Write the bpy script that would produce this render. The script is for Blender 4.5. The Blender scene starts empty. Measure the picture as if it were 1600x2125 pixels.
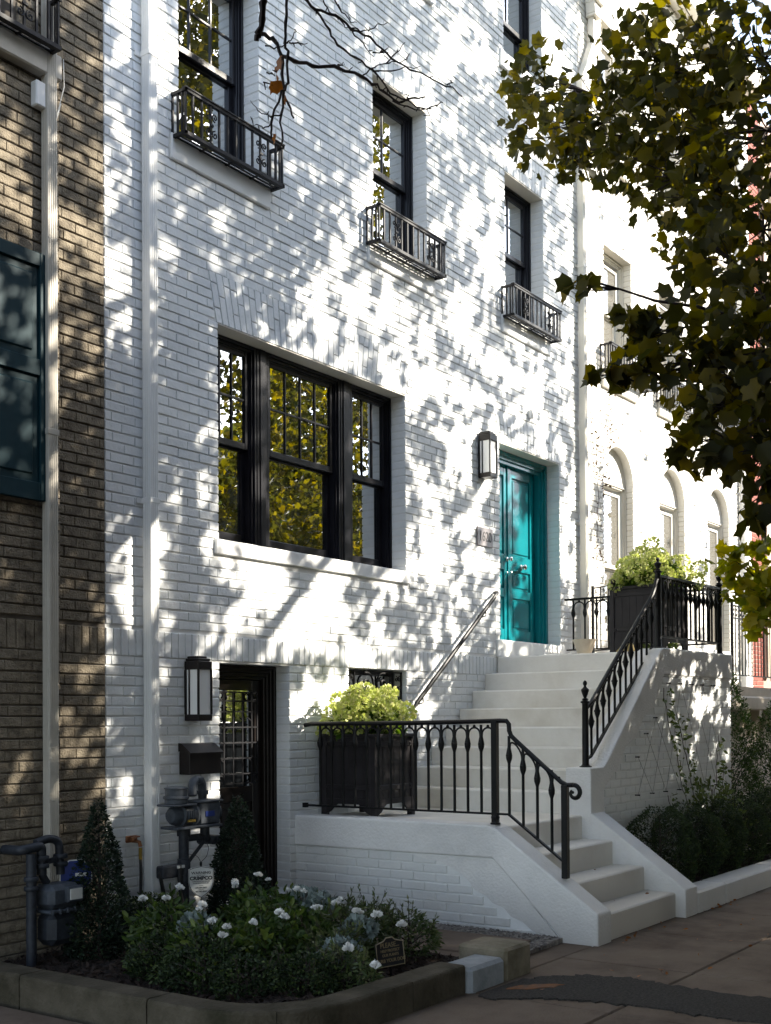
import bpy, math, random
import numpy as np
from mathutils import Vector, Matrix
random.seed(7); RNG = np.random.default_rng(11)
scene = bpy.context.scene
COL = scene.collection
PI = math.pi

# ------------------------------------------------------------------ helpers
class MB:
    """collects shapes that end up as one mesh"""
    def __init__(s): s.v = []; s.f = []
    def add(s, vs, fs):
        n = len(s.v); s.v += [tuple(p) for p in vs]; s.f += [tuple(i + n for i in q) for q in fs]; return s
    def box(s, x0, x1, y0, y1, z0, z1):
        return s.add([(x0,y0,z0),(x1,y0,z0),(x1,y1,z0),(x0,y1,z0),(x0,y0,z1),(x1,y0,z1),(x1,y1,z1),(x0,y1,z1)],
                     [(0,3,2,1),(4,5,6,7),(0,1,5,4),(1,2,6,5),(2,3,7,6),(3,0,4,7)])
    def bbox(s, x0, x1, y0, y1, z0, z1, b=.01):
        """box with chamfered edges (all 12)"""
        X=(x0,x1);Y=(y0,y1);Z=(z0,z1); vs=[];idx={}
        for i in (0,1):
            for j in (0,1):
                for k in (0,1):
                    sx=b if i==0 else -b; sy=b if j==0 else -b; sz=b if k==0 else -b
                    for a,p in (('x',(X[i],Y[j]+sy,Z[k]+sz)),('y',(X[i]+sx,Y[j],Z[k]+sz)),('z',(X[i]+sx,Y[j]+sy,Z[k]))):
                        idx[(i,j,k,a)]=len(vs); vs.append(p)
        g=lambda i,j,k,a: idx[(i,j,k,a)]
        fs=[]
        for i in (0,1): q=[g(i,0,0,'x'),g(i,1,0,'x'),g(i,1,1,'x'),g(i,0,1,'x')]; fs.append(q if i else q[::-1])
        for j in (0,1): q=[g(0,j,0,'y'),g(0,j,1,'y'),g(1,j,1,'y'),g(1,j,0,'y')]; fs.append(q if j else q[::-1])
        for k in (0,1): q=[g(0,0,k,'z'),g(1,0,k,'z'),g(1,1,k,'z'),g(0,1,k,'z')]; fs.append(q if k else q[::-1])
        for j in (0,1):
            for k in (0,1): q=[g(0,j,k,'y'),g(1,j,k,'y'),g(1,j,k,'z'),g(0,j,k,'z')]; fs.append(q if (j+k)%2==0 else q[::-1])
        for i in (0,1):
            for k in (0,1): q=[g(i,0,k,'x'),g(i,0,k,'z'),g(i,1,k,'z'),g(i,1,k,'x')]; fs.append(q if (i+k)%2==0 else q[::-1])
        for i in (0,1):
            for j in (0,1): q=[g(i,j,0,'x'),g(i,j,1,'x'),g(i,j,1,'y'),g(i,j,0,'y')]; fs.append(q if (i+j)%2==0 else q[::-1])
        for i in (0,1):
            for j in (0,1):
                for k in (0,1): q=[g(i,j,k,'x'),g(i,j,k,'y'),g(i,j,k,'z')]; fs.append(q if (i+j+k)%2==0 else q[::-1])
        return s.add(vs,fs)
    def prism(s, poly, axis, a, b):
        """poly = 2D points in the plane across axis; extruded from a to b along it"""
        n=len(poly)
        def P(p,t): return (t,p[0],p[1]) if axis==0 else ((p[0],t,p[1]) if axis==1 else (p[0],p[1],t))
        return s.add([P(p,a) for p in poly]+[P(p,b) for p in poly],
                     [tuple(range(n))[::-1], tuple(range(n,2*n))]+[(i,(i+1)%n,n+(i+1)%n,n+i) for i in range(n)])
    def tube(s, pts, r, n=8, cap=True, closed=False):
        pts=[Vector(p) for p in pts]; m=len(pts)
        rr=r if isinstance(r,(list,tuple)) else [r]*m
        t0=(pts[1]-pts[0]).normalized(); up=Vector((0,0,1)) if abs(t0.z)<.9 else Vector((1,0,0))
        vs=[]; prev=None
        for i,p in enumerate(pts):
            if closed: t=(pts[(i+1)%m]-pts[i-1]).normalized()
            else: t=((pts[min(i+1,m-1)]-pts[max(i-1,0)])).normalized()
            if prev is None: a=t.cross(up).normalized()
            else: a=(prev-t*prev.dot(t)).normalized()
            prev=a; b=t.cross(a)
            for k in range(n):
                an=2*PI*k/n; vs.append(p+a*math.cos(an)*rr[i]+b*math.sin(an)*rr[i])
        fs=[]
        for i in range(m if closed else m-1):
            j=(i+1)%m
            for k in range(n): fs.append((i*n+k,i*n+(k+1)%n,j*n+(k+1)%n,j*n+k))
        if cap and not closed: fs+= [tuple(range(n))[::-1],tuple((m-1)*n+k for k in range(n))]
        return s.add(vs,fs)
    def bar(s, p, q, w, h=None):
        """rectangular bar from p to q, w across horizontally, h in the other direction"""
        h=h or w; p=Vector(p);q=Vector(q);t=(q-p).normalized()
        up=Vector((0,0,1)) if abs(t.z)<.95 else Vector((0,1,0))
        a=t.cross(up).normalized()*w/2; b=a.normalized().cross(t)*h/2
        vs=[p-a-b,p+a-b,p+a+b,p-a+b,q-a-b,q+a-b,q+a+b,q-a+b]
        return s.add(vs,[(0,1,2,3),(7,6,5,4),(0,4,5,1),(1,5,6,2),(2,6,7,3),(3,7,4,0)])
    def lathe(s, prof, c=(0,0,0), n=16):
        vs=[];fs=[];m=len(prof)
        for (r,z) in prof:
            for k in range(n): vs.append((c[0]+r*math.cos(2*PI*k/n),c[1]+r*math.sin(2*PI*k/n),c[2]+z))
        for i in range(m-1):
            for k in range(n): fs.append((i*n+k,i*n+(k+1)%n,(i+1)*n+(k+1)%n,(i+1)*n+k))
        fs+=[tuple(range(n))[::-1],tuple((m-1)*n+k for k in range(n))]
        return s.add(vs,fs)
    def sphere(s, c, r, n=10, m=6, sz=1):
        prof=[(max(r*math.sin(PI*i/m),.0005),-r*sz*math.cos(PI*i/m)) for i in range(m+1)]
        return s.lathe(prof,c,n)
    def build(s, name, m, parent=None, smooth=False):
        me=bpy.data.meshes.new(name); me.from_pydata(s.v,[],s.f); me.update()
        if smooth: me.polygons.foreach_set('use_smooth',[True]*len(me.polygons))
        o=bpy.data.objects.new(name,me); COL.objects.link(o)
        if m is not None: me.materials.append(m)
        if parent is not None: o.parent=parent; o.matrix_parent_inverse=parent.matrix_basis.inverted()
        return o

def tag(o,label,cat,group=None,kind=None):
    if label: o['label']=label
    if cat: o['category']=cat
    if group: o['group']=group
    if kind: o['kind']=kind
    return o
def thing(name,label,cat,loc=(0,0,0),group=None):
    o=bpy.data.objects.new(name,None); COL.objects.link(o); o.location=loc; o.empty_display_size=.1
    return tag(o,label,cat,group)
def struct(o): o['kind']='structure'; return o
def inst(src,parent,loc=(0,0,0),rot=None,name=None):
    c=src.copy(); COL.objects.link(c)
    if name: c.name=name
    c.parent=parent
    if parent is not None: c.matrix_parent_inverse=parent.matrix_basis.inverted()
    c.location=loc
    if rot: c.rotation_euler=rot
    return c
def shade_auto(o,ang=40):
    me=o.data; me.polygons.foreach_set('use_smooth',[True]*len(me.polygons))
    try: me.set_sharp_from_angle(angle=math.radians(ang))
    except Exception: pass
    return o

# ------------------------------------------------------------------ materials
def mat(name):
    m=bpy.data.materials.new(name); m.use_nodes=True; nt=m.node_tree
    b=nt.nodes['Principled BSDF']; return m,nt,b
def N(nt,t,**kw):
    n=nt.nodes.new(t)
    for k,v in kw.items(): setattr(n,k,v)
    return n
def noisebump(nt,b,scale,strength,dist=.01,detail=4,extra=None):
    tc=N(nt,'ShaderNodeTexCoord'); no=N(nt,'ShaderNodeTexNoise'); no.inputs['Scale'].default_value=scale; no.inputs['Detail'].default_value=detail
    nt.links.new(tc.outputs['Object'],no.inputs['Vector'])
    bu=N(nt,'ShaderNodeBump'); bu.inputs['Strength'].default_value=strength; bu.inputs['Distance'].default_value=dist
    nt.links.new(no.outputs['Fac'],bu.inputs['Height']); nt.links.new(bu.outputs['Normal'],b.inputs['Normal'])
    return tc,no,bu
def ramp(nt,src,stops):
    r=N(nt,'ShaderNodeValToRGB'); cr=r.color_ramp
    cr.elements[0].position=stops[0][0]; cr.elements[0].color=(*stops[0][1],1)
    cr.elements[1].position=stops[-1][0]; cr.elements[1].color=(*stops[-1][1],1)
    for p,c in stops[1:-1]:
        e=cr.elements.new(p); e.color=(*c,1)
    nt.links.new(src,r.inputs['Fac']); return r
def paint(name,c1,c2,rough=.6,nscale=3,bscale=60,bstr=.3,bdist=.004,spec=.5,grime=None,c3=None,coat=0):
    m,nt,b=mat(name); tc,no,bu=noisebump(nt,b,bscale,bstr,bdist)
    n2=N(nt,'ShaderNodeTexNoise'); n2.inputs['Scale'].default_value=nscale; n2.inputs['Detail'].default_value=6; n2.inputs['Roughness'].default_value=.65
    nt.links.new(tc.outputs['Object'],n2.inputs['Vector'])
    st=[(.35,c1),(.65,c2)] if c3 is None else [(.3,c1),(.5,c2),(.7,c3)]
    r=ramp(nt,n2.outputs['Fac'],st); col=r.outputs['Color']
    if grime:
        # grime = (colour, lowest z, highest z): dirt (with painted shade on the white brick) that fades out with height, broken up by noise
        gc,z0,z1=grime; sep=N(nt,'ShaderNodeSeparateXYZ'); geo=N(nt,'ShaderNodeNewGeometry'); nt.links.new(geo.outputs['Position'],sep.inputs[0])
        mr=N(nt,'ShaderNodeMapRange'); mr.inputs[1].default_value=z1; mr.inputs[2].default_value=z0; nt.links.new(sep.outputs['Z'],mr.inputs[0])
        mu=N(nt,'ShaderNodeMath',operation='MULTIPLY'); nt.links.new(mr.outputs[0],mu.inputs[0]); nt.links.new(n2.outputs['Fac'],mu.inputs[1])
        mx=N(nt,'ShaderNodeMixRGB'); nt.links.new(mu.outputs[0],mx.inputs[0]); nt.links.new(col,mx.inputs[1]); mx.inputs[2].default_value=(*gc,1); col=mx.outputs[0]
    nt.links.new(col,b.inputs['Base Color']); b.inputs['Roughness'].default_value=rough; b.inputs['Specular IOR Level'].default_value=spec
    b.inputs['Coat Weight'].default_value=coat
    return m
M={}
M['white_brick']=paint('painted_white_brick',(.65,.67,.68),(.76,.775,.775),.6,1.9,38,.65,.006,grime=((.38,.35,.30),-.1,1.0),c3=(.82,.825,.81))  # low dirt deepened to stand in for shade on the lower wall
M['mortar_white']=paint('painted_mortar',(.66,.67,.66),(.78,.78,.76),.75,3,60,.4)
M['cream_brick']=paint('painted_cream_brick',(.74,.72,.66),(.82,.80,.75),.62,2.2,42,.5,.006)
M['mortar_cream']=paint('cream_mortar',(.60,.57,.50),(.68,.65,.58),.75)
M['tan_brick']=paint('tan_painted_brick',(.085,.068,.047),(.19,.158,.112),.9,11,75,1.0,.012,c3=(.27,.228,.165))
M['mortar_tan']=paint('tan_mortar',(.06,.05,.038),(.12,.10,.08),.9)
M['red_brick']=paint('red_brick',(.20,.045,.03),(.30,.075,.05),.85,7,70,.6,.006)
M['mortar_red']=paint('red_mortar',(.32,.22,.18),(.40,.30,.25),.9)
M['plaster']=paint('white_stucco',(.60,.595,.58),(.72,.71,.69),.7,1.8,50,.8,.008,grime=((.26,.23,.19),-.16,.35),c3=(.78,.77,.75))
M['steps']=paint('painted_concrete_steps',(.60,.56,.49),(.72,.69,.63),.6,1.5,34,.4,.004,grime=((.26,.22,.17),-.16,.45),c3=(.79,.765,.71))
M['white_trim']=paint('white_trim',(.74,.74,.72),(.80,.80,.78),.5,2,30,.15)
M['cream_trim']=paint('cream_trim',(.66,.63,.55),(.74,.71,.64),.5,2,30,.15)
M['tan_trim']=paint('tan_trim',(.40,.37,.31),(.50,.46,.39),.55,3,30,.2)
M['lime']=paint('limestone',(.50,.42,.32),(.60,.52,.42),.8,4,50,.4)
M['black']=paint('black_iron',(.005,.005,.006),(.010,.010,.010),.45,8,120,.35,.001,spec=.22)
M['iron']=paint('weathered_iron',(.005,.005,.007),(.010,.010,.013),.5,10,120,.35,.001,spec=.25)
M['frame']=paint('black_window_paint',(.006,.006,.009),(.012,.012,.016),.28,4,40,.1,.001,spec=.32)
M['bronze']=paint('dark_bronze',(.009,.007,.007),(.016,.012,.011),.4,6,60,.1,.001,spec=.3)
M['brown']=paint('dark_brown_paint',(.007,.005,.004),(.013,.009,.008),.3,4,40,.1,.001,spec=.25)
M['box']=paint('charcoal_box_paint',(.016,.014,.015),(.026,.023,.025),.45,5,60,.15,.001,spec=.25)
M['teal']=paint('teal_gloss_paint',(.002,.15,.18),(.004,.21,.24),.2,1.5,25,.25,.003,coat=.3)
M['shutter']=paint('dark_teal_shutter',(.004,.024,.032),(.007,.034,.044),.55,3,40,.2,.002,spec=.2)
M['meter']=paint('grey_meter_paint',(.035,.042,.052),(.07,.08,.095),.5,14,60,.5,.003,spec=.3)
M['meter_dark']=paint('dark_grey_pipe',(.015,.018,.023),(.035,.04,.05),.5,14,60,.5,.003,spec=.3)
M['silver']=paint('chrome',(.75,.73,.70),(.8,.78,.75),.12,5,20,.02); M['silver'].node_tree.nodes['Principled BSDF'].inputs['Metallic'].default_value=1
M['brass']=paint('old_brass',(.25,.10,.05),(.35,.16,.07),.45,30,60,.3,.002); M['brass'].node_tree.nodes['Principled BSDF'].inputs['Metallic'].default_value=.6
M['frost']=paint('frosted_glass',(.80,.80,.78),(.84,.84,.82),.25,3,20,.02)
M['concrete']=paint('old_concrete',(.115,.095,.075),(.20,.165,.13),.9,2.2,45,.7,.008,c3=(.25,.21,.165))
M['sidewalk']=paint('sidewalk_concrete',(.068,.049,.036),(.14,.106,.08),.9,1.5,70,.9,.007,c3=(.18,.142,.11),spec=.2)
M['kerb_mossy']=paint('mossy_kerb_concrete',(.026,.024,.013),(.065,.055,.038),.95,3.5,40,.9,.012,c3=(.10,.085,.062),spec=.2)
M['kerb_grey']=paint('grey_painted_kerb',(.17,.19,.20),(.29,.31,.33),.8,6,50,.6,.008)
M['stone']=paint('pale_stone_block',(.09,.08,.045),(.22,.185,.13),.9,4,50,.7,.01)
M['flag']=paint('brown_flagstone',(.10,.075,.058),(.16,.125,.10),.85,1.8,60,.4,.005,spec=.2)
M['asphalt']=paint('asphalt',(.022,.020,.018),(.065,.058,.052),.95,60,110,1.0,.018,spec=.2)
M['mulch']=paint('bark_mulch',(.008,.005,.003),(.03,.019,.012),1,30,45,1.0,.03)
M['chip']=paint('bark_chip',(.012,.007,.005),(.045,.027,.017),.95,9,60,.5,.004)
M['pebble']=paint('gravel_stone',(.07,.065,.06),(.30,.27,.24),.85,22,60,.4,.004)
M['bark']=paint('tree_bark',(.035,.025,.018),(.085,.065,.048),.95,9,35,1.0,.03)
M['twig']=paint('dark_twig',(.022,.014,.012),(.05,.035,.03),.85,20,60,.6,.004)
M['wood']=paint('worn_wood',(.09,.065,.045),(.14,.105,.075),.75,6,50,.5,.004)
M['pot']=paint('ochre_glazed_pot',(.30,.20,.06),(.42,.30,.10),.45,9,40,.3,.004)
M['blue']=paint('blue_sign',(.003,.018,.13),(.005,.025,.17),.4)
M['signwhite']=paint('sign_white',(.55,.55,.52),(.62,.62,.59),.4)
M['ink']=paint('black_ink',(.01,.01,.012),(.015,.015,.018),.5)
M['goldink']=paint('brass_letters',(.22,.17,.09),(.28,.22,.12),.5)
M['plaque']=paint('pewter_plaque',(.22,.20,.20),(.34,.31,.31),.35,14,60,.2,.002)
M['plaque'].node_tree.nodes['Principled BSDF'].inputs['Metallic'].default_value=.5
M['cable']=paint('black_cable',(.01,.01,.01),(.015,.015,.015),.5)
M['roof']=paint('dark_roofing',(.05,.05,.055),(.08,.08,.085),.9)
M['rust']=paint('orange_rust_stain',(.20,.07,.015),(.10,.055,.03),.95,14,80,.8,.006)
M['yellow']=paint('yellow_tag',(.22,.14,.012),(.28,.18,.02),.5)
M['inside']=paint('dark_room',(.012,.011,.010),(.02,.018,.016),.9)
M['blind']=paint('pale_blind',(.50,.49,.46),(.58,.57,.54),.8)

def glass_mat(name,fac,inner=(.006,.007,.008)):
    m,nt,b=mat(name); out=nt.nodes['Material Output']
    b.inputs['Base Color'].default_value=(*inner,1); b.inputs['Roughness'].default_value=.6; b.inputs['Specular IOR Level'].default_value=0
    g=N(nt,'ShaderNodeBsdfGlossy'); g.inputs['Roughness'].default_value=.0; g.inputs['Color'].default_value=(.95,.98,1,1)
    tc=N(nt,'ShaderNodeTexCoord'); no=N(nt,'ShaderNodeTexNoise'); no.inputs['Scale'].default_value=1.2; no.inputs['Detail'].default_value=1
    nt.links.new(tc.outputs['Object'],no.inputs['Vector']); bu=N(nt,'ShaderNodeBump'); bu.inputs['Strength'].default_value=.10; bu.inputs['Distance'].default_value=.02
    nt.links.new(no.outputs['Fac'],bu.inputs['Height']); nt.links.new(bu.outputs['Normal'],g.inputs['Normal'])
    mx=N(nt,'ShaderNodeMixShader'); mx.inputs[0].default_value=fac
    nt.links.new(b.outputs[0],mx.inputs[1]); nt.links.new(g.outputs[0],mx.inputs[2]); nt.links.new(mx.outputs[0],out.inputs['Surface']); return m
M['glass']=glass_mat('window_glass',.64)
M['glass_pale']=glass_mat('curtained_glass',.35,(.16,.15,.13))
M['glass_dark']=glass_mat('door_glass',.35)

def leaf_mat(name,stops,trans=.5,rough=.45,trans_gain=1.6):
    m,nt,b=mat(name); out=nt.nodes['Material Output']
    at=N(nt,'ShaderNodeAttribute'); at.attribute_name='rnd'
    r=ramp(nt,at.outputs['Fac'],stops)
    nt.links.new(r.outputs['Color'],b.inputs['Base Color']); b.inputs['Roughness'].default_value=rough; b.inputs['Specular IOR Level'].default_value=.35
    t=N(nt,'ShaderNodeBsdfTranslucent')
    hs=N(nt,'ShaderNodeHueSaturation'); hs.inputs['Saturation'].default_value=1.15; hs.inputs['Value'].default_value=trans_gain
    nt.links.new(r.outputs['Color'],hs.inputs['Color']); nt.links.new(hs.outputs['Color'],t.inputs['Color'])
    mx=N(nt,'ShaderNodeMixShader'); mx.inputs[0].default_value=trans
    nt.links.new(b.outputs[0],mx.inputs[1]); nt.links.new(t.outputs[0],mx.inputs[2]); nt.links.new(mx.outputs[0],out.inputs['Surface']); return m
M['leaf_plane']=leaf_mat('street_tree_leaf',[(0,(.024,.026,.006)),(.5,(.048,.046,.009)),(.85,(.10,.085,.012)),(1,(.17,.13,.018))],.5,.6,trans_gain=1.9)
M['leaf_yellow']=leaf_mat('yellow_green_leaf',[(0,(.11,.14,.015)),(.6,(.22,.22,.02)),(1,(.34,.28,.03))],.5,trans_gain=1.9)
M['leaf_far']=leaf_mat('far_tree_leaf',[(0,(.025,.038,.010)),(.5,(.075,.078,.016)),(1,(.20,.15,.03))],.45,trans_gain=1.9)
M['leaf_brown']=leaf_mat('dry_oak_leaf',[(0,(.16,.06,.02)),(1,(.26,.11,.04))],.4)
M['leaf_box']=leaf_mat('boxwood_leaf',[(0,(.007,.016,.005)),(.6,(.018,.034,.010)),(1,(.06,.085,.022))],.2,.6)
M['leaf_holly']=leaf_mat('glossy_dark_leaf',[(0,(.005,.012,.006)),(.7,(.012,.026,.012)),(1,(.035,.05,.02))],.12,.5)
M['leaf_rose']=leaf_mat('rose_leaf',[(0,(.022,.045,.012)),(.6,(.05,.085,.018)),(1,(.10,.13,.03))],.3)
M['leaf_azalea']=leaf_mat('azalea_leaf',[(0,(.028,.050,.018)),(.6,(.065,.09,.03)),(1,(.12,.13,.06))],.3)
M['leaf_silver']=leaf_mat('silver_leaf',[(0,(.09,.12,.11)),(1,(.26,.31,.30))],.2)
M['leaf_hyd']=leaf_mat('hydrangea_leaf',[(0,(.04,.085,.012)),(1,(.12,.19,.03))],.4,trans_gain=2)
M['leaf_vine']=leaf_mat('vine_leaf',[(0,(.05,.08,.02)),(1,(.14,.17,.05))],.3)
M['bloom_hyd']=leaf_mat('hydrangea_petal',[(0,(.42,.48,.12)),(.5,(.55,.60,.20)),(1,(.68,.64,.36))],.35,trans_gain=1.3)
M['bloom_white']=leaf_mat('white_petal',[(0,(.70,.70,.68)),(.85,(.82,.82,.80)),(1,(.75,.55,.40))],.25,trans_gain=1)
M['leaf_dead']=leaf_mat('dead_creeper_leaf',[(0,(.04,.025,.015)),(1,(.11,.07,.04))],.2)
M['leaf_cedar']=leaf_mat('arborvitae_spray',[(0,(.018,.04,.010)),(.6,(.04,.075,.016)),(1,(.09,.12,.03))],.3)

# ------------------------------------------------------------------ foliage
def lobed(n=5,deep=.45,fold=.12):
    """a maple-like leaf: stem at the origin, tip along +y, unit length"""
    tips=[(-35,.45),(-70,.62),(-28+0,.0)]
    out=[(0,0)]
    ang=[-150,-122,-98,-74,-52,-38,-22,0,22,38,52,74,98,122,150]
    rad=[.30,.30,.52,.36,.62,.40,.34,.62,.34,.40,.62,.36,.52,.30,.30]
    ang=[-140,-112,-84,-60,-40,-20,0,20,40,60,84,112,140]
    rad=[.36,.48,.38,.58,.44,.40,.62,.40,.44,.58,.38,.48,.36]
    ring=[(r*math.sin(math.radians(a)),.38+r*math.cos(math.radians(a)),-fold*abs(math.sin(math.radians(a)))*r) for a,r in zip(ang,rad)]
    vs=[(0,.36,.02)]+ring+[(0,0,0)]
    n=len(ring); fs=[(0,1+i,2+i) for i in range(n-1)]+[(0,n,n+1),(0,n+1,1)]
    return np.array(vs),fs
def oval(w=.5,fold=.1):
    return np.array([(0,0,0),(w/2,.35,fold),(w*.38,.75,fold),(0,1,0),(-w*.38,.75,fold),(-w/2,.35,fold)]),[(0,1,2,3),(0,3,4,5)]
def narrow(w=.3): return np.array([(0,0,0),(w/2,.45,.04),(0,1,0),(-w/2,.45,.04)]),[(0,1,2,3)]
LOBED=lobed(fold=.24); OVAL=oval(); NARROW=narrow()
def petal():
    return np.array([(0,0,0),(.35,.4,.1),(.30,.85,.02),(0,1,.06),(-.30,.85,.02),(-.35,.4,.1)]),[(0,1,2,3),(0,3,4,5)]
PETAL=petal()
def leaves(name,pts,size,m,parent=None,shape=LOBED,normal=None,spread=1.0,var=.35,rnd=None,droop=.0,rng=RNG):
    """many leaves as one mesh; normal: per-leaf main direction that the leaf points along (n,3) or None"""
    pts=np.asarray(pts,float); k=len(pts); base,fs=shape; nb=len(base)
    d=rng.normal(size=(k,3)); d/=np.linalg.norm(d,axis=1)[:,None]
    if normal is not None: d=np.asarray(normal)*1.0+d*spread
    d[:,2]-=droop; d/=np.linalg.norm(d,axis=1)[:,None]+1e-9
    q=rng.normal(size=(k,3)); a=np.cross(d,q); a/=np.linalg.norm(a,axis=1)[:,None]+1e-9; c=np.cross(a,d)
    sc=size*(1+var*(rng.random(k)*2-1))
    V=(base[None,:,0,None]*a[:,None,:]+base[None,:,1,None]*d[:,None,:]+base[None,:,2,None]*c[:,None,:])*sc[:,None,None]+pts[:,None,:]
    V=V.reshape(-1,3)
    loops=[];starts=[];tot=[]
    F=[np.array(f) for f in fs]; off=np.arange(k)*nb
    li=np.concatenate([ (off[:,None]+f[None,:]) for f in F],axis=1).reshape(-1)
    lens=np.tile(np.array([len(f) for f in F]),k)
    st=np.concatenate([[0],np.cumsum(lens)[:-1]])
    me=bpy.data.meshes.new(name); me.vertices.add(len(V)); me.vertices.foreach_set('co',V.ravel())
    me.loops.add(len(li)); me.loops.foreach_set('vertex_index',li.astype(np.int32))
    me.polygons.add(len(lens)); me.polygons.foreach_set('loop_start',st.astype(np.int32))
    me.update(calc_edges=True); me.validate()
    r=rng.random(k) if rnd is None else np.asarray(rnd)
    at=me.attributes.new('rnd','FLOAT','POINT'); at.data.foreach_set('value',np.repeat(r,nb).astype(np.float32))
    me.materials.append(m)
    o=bpy.data.objects.new(name,me); COL.objects.link(o)
    if parent is not None: o.parent=parent; o.matrix_parent_inverse=parent.matrix_basis.inverted()
    return o
def blob_pts(c,r,n,shell=.0,rng=RNG,sz=1.0):
    d=rng.normal(size=(n,3)); d/=np.linalg.norm(d,axis=1)[:,None]
    rad=(shell+(1-shell)*rng.random(n))**(1/3.)
    p=d*rad[:,None]*r; p[:,2]*=sz
    return p+np.array(c),d
# ------------------------------------------------------------------ brickwork
CH=.0737; BL=.222
def brick_box(mb,O,U,Nn,u0,u1,z0,z1,d,dep=.0,skew=0.0,ch=.004):
    """one brick: face stands d proud of the plane through O with outward normal Nn; skew leans the top along U"""
    O=np.array(O);U=np.array(U);Nn=np.array(Nn)
    def P(u,z,n,k=0): 
        p=O+U*(u+k)+Nn*n; return (p[0],p[1],z)
    k0,k1=(skew if isinstance(skew,tuple) else (skew,skew))
    j=lambda:random.uniform(-.0012,.0012)
    b=[P(u0,z0,-dep),P(u1,z0,-dep),P(u1,z1,-dep,k1),P(u0,z1,-dep,k0)]
    f=[P(u0+ch+j(),z0+ch+j(),d+j()),P(u1-ch+j(),z0+ch+j(),d+j()),P(u1-ch+j(),z1-ch+j(),d+j(),k1),P(u0+ch+j(),z1-ch+j(),d+j(),k0)]
    e=[P(u0,z0,d-ch),P(u1,z0,d-ch),P(u1,z1,d-ch,k1),P(u0,z1,d-ch,k0)]
    mb.add(b+e+f,[(0,1,5,4),(1,2,6,5),(2,3,7,6),(3,0,4,7),(4,5,9,8),(5,6,10,9),(6,7,11,10),(7,4,8,11),(8,9,10,11)])
def lay(mb,O,U,Nn,ua,ub,za,zb,holes=(),keep=None,proud=.0085,jit=.0024,zoff=0.,seed=1,bl=BL,ch=CH):
    """running bond between ua..ub, za..zb. holes = functions z -> (u0,u1) or None"""
    rs=random.Random(seed); k0=int(math.floor((za-zoff)/ch))
    k=k0
    while zoff+k*ch<zb-.01:
        z0=max(zoff+k*ch,za); z1=min(zoff+(k+1)*ch-.0115,zb)
        if z1-z0>.02:
            zm=(z0+z1)/2; spans=[(ua,ub)]
            for h in holes:
                r=h(zm)
                if r is None: continue
                ns=[]
                for a,b in spans:
                    if r[1]<=a or r[0]>=b: ns.append((a,b)); continue
                    if r[0]>a: ns.append((a,r[0]))
                    if r[1]<b: ns.append((r[1],b))
                spans=ns
            off=(.5*bl if k%2 else 0)+rs.uniform(-.012,.012)
            for a,b in spans:
                n0=int(math.floor((a-off)/bl)); cuts=[a]
                n=n0+1
                while off+n*bl<b-.035:
                    c=off+n*bl+rs.uniform(-.006,.006)
                    if c>a+.035: cuts.append(c)
                    n+=1
                cuts.append(b)
                for u0,u1 in zip(cuts[:-1],cuts[1:]):
                    if keep and not keep((u0+u1)/2,zm): continue
                    dz=rs.uniform(-.0015,.0015)
                    brick_box(mb,O,U,Nn,u0+.0012,u1-.0022,z0+dz,z1+dz,proud+rs.uniform(-jit,jit))
        k+=1
def soldiers(mb,O,U,Nn,ua,ub,za,zb,flare=0.,proud=.012,rows=((0,1),),w=.0725,seed=3):
    """upright bricks; flare = how far the outermost lean outwards at the top"""
    rs=random.Random(seed); n=max(1,int(round((ub-ua)/w))); w=(ub-ua)/n; mid=(ua+ub)/2; half=(ub-ua)/2
    for i in range(n):
        u0=ua+i*w; u1=u0+w
        s0=flare*(u0-mid)/half; s1=flare*(u1-mid)/half
        rr=rows[i%len(rows)]
        cuts=[za+(zb-za)*t for t in rr]
        for z0,z1 in zip(cuts[:-1],cuts[1:]):
            t0=(z0-za)/(zb-za); t1=(z1-za)/(zb-za)
            a=u0+s0*t0; b=u1+s1*t0
            brick_box(mb,O,U,Nn,a+.0015,b-.005,z0+.002,z1-.006,proud+rs.uniform(-.0015,.0015),skew=(s0*(t1-t0),s1*(t1-t0)))
def wall_backing(mb,ua,ub,za,zb,openings,y=0.,depth=.30,top=True):
    """solid wall face at plane y with rectangular openings (u0,u1,z0,z1) and their reveals"""
    us=sorted({ua,ub}|{o[0] for o in openings}|{o[1] for o in openings}); zs=sorted({za,zb}|{o[2] for o in openings}|{o[3] for o in openings})
    us=[u for u in us if ua<=u<=ub]; zs=[z for z in zs if za<=z<=zb]
    for a,b in zip(us[:-1],us[1:]):
        for c,d in zip(zs[:-1],zs[1:]):
            m=((a+b)/2,(c+d)/2)
            if any(o[0]<m[0]<o[1] and o[2]<m[1]<o[3] for o in openings): continue
            mb.add([(a,y,c),(b,y,c),(b,y,d),(a,y,d)],[(0,1,2,3)])
    for (a,b,c,d) in openings:
        e=y+depth
        mb.add([(a,y,c),(a,e,c),(a,e,d),(a,y,d)],[(0,1,2,3)]); mb.add([(b,y,c),(b,e,c),(b,e,d),(b,y,d)],[(0,3,2,1)])
        mb.add([(a,y,d),(a,e,d),(b,e,d),(b,y,d)],[(0,1,2,3)]); mb.add([(a,y,c),(a,e,c),(b,e,c),(b,y,c)],[(0,3,2,1)])
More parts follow.
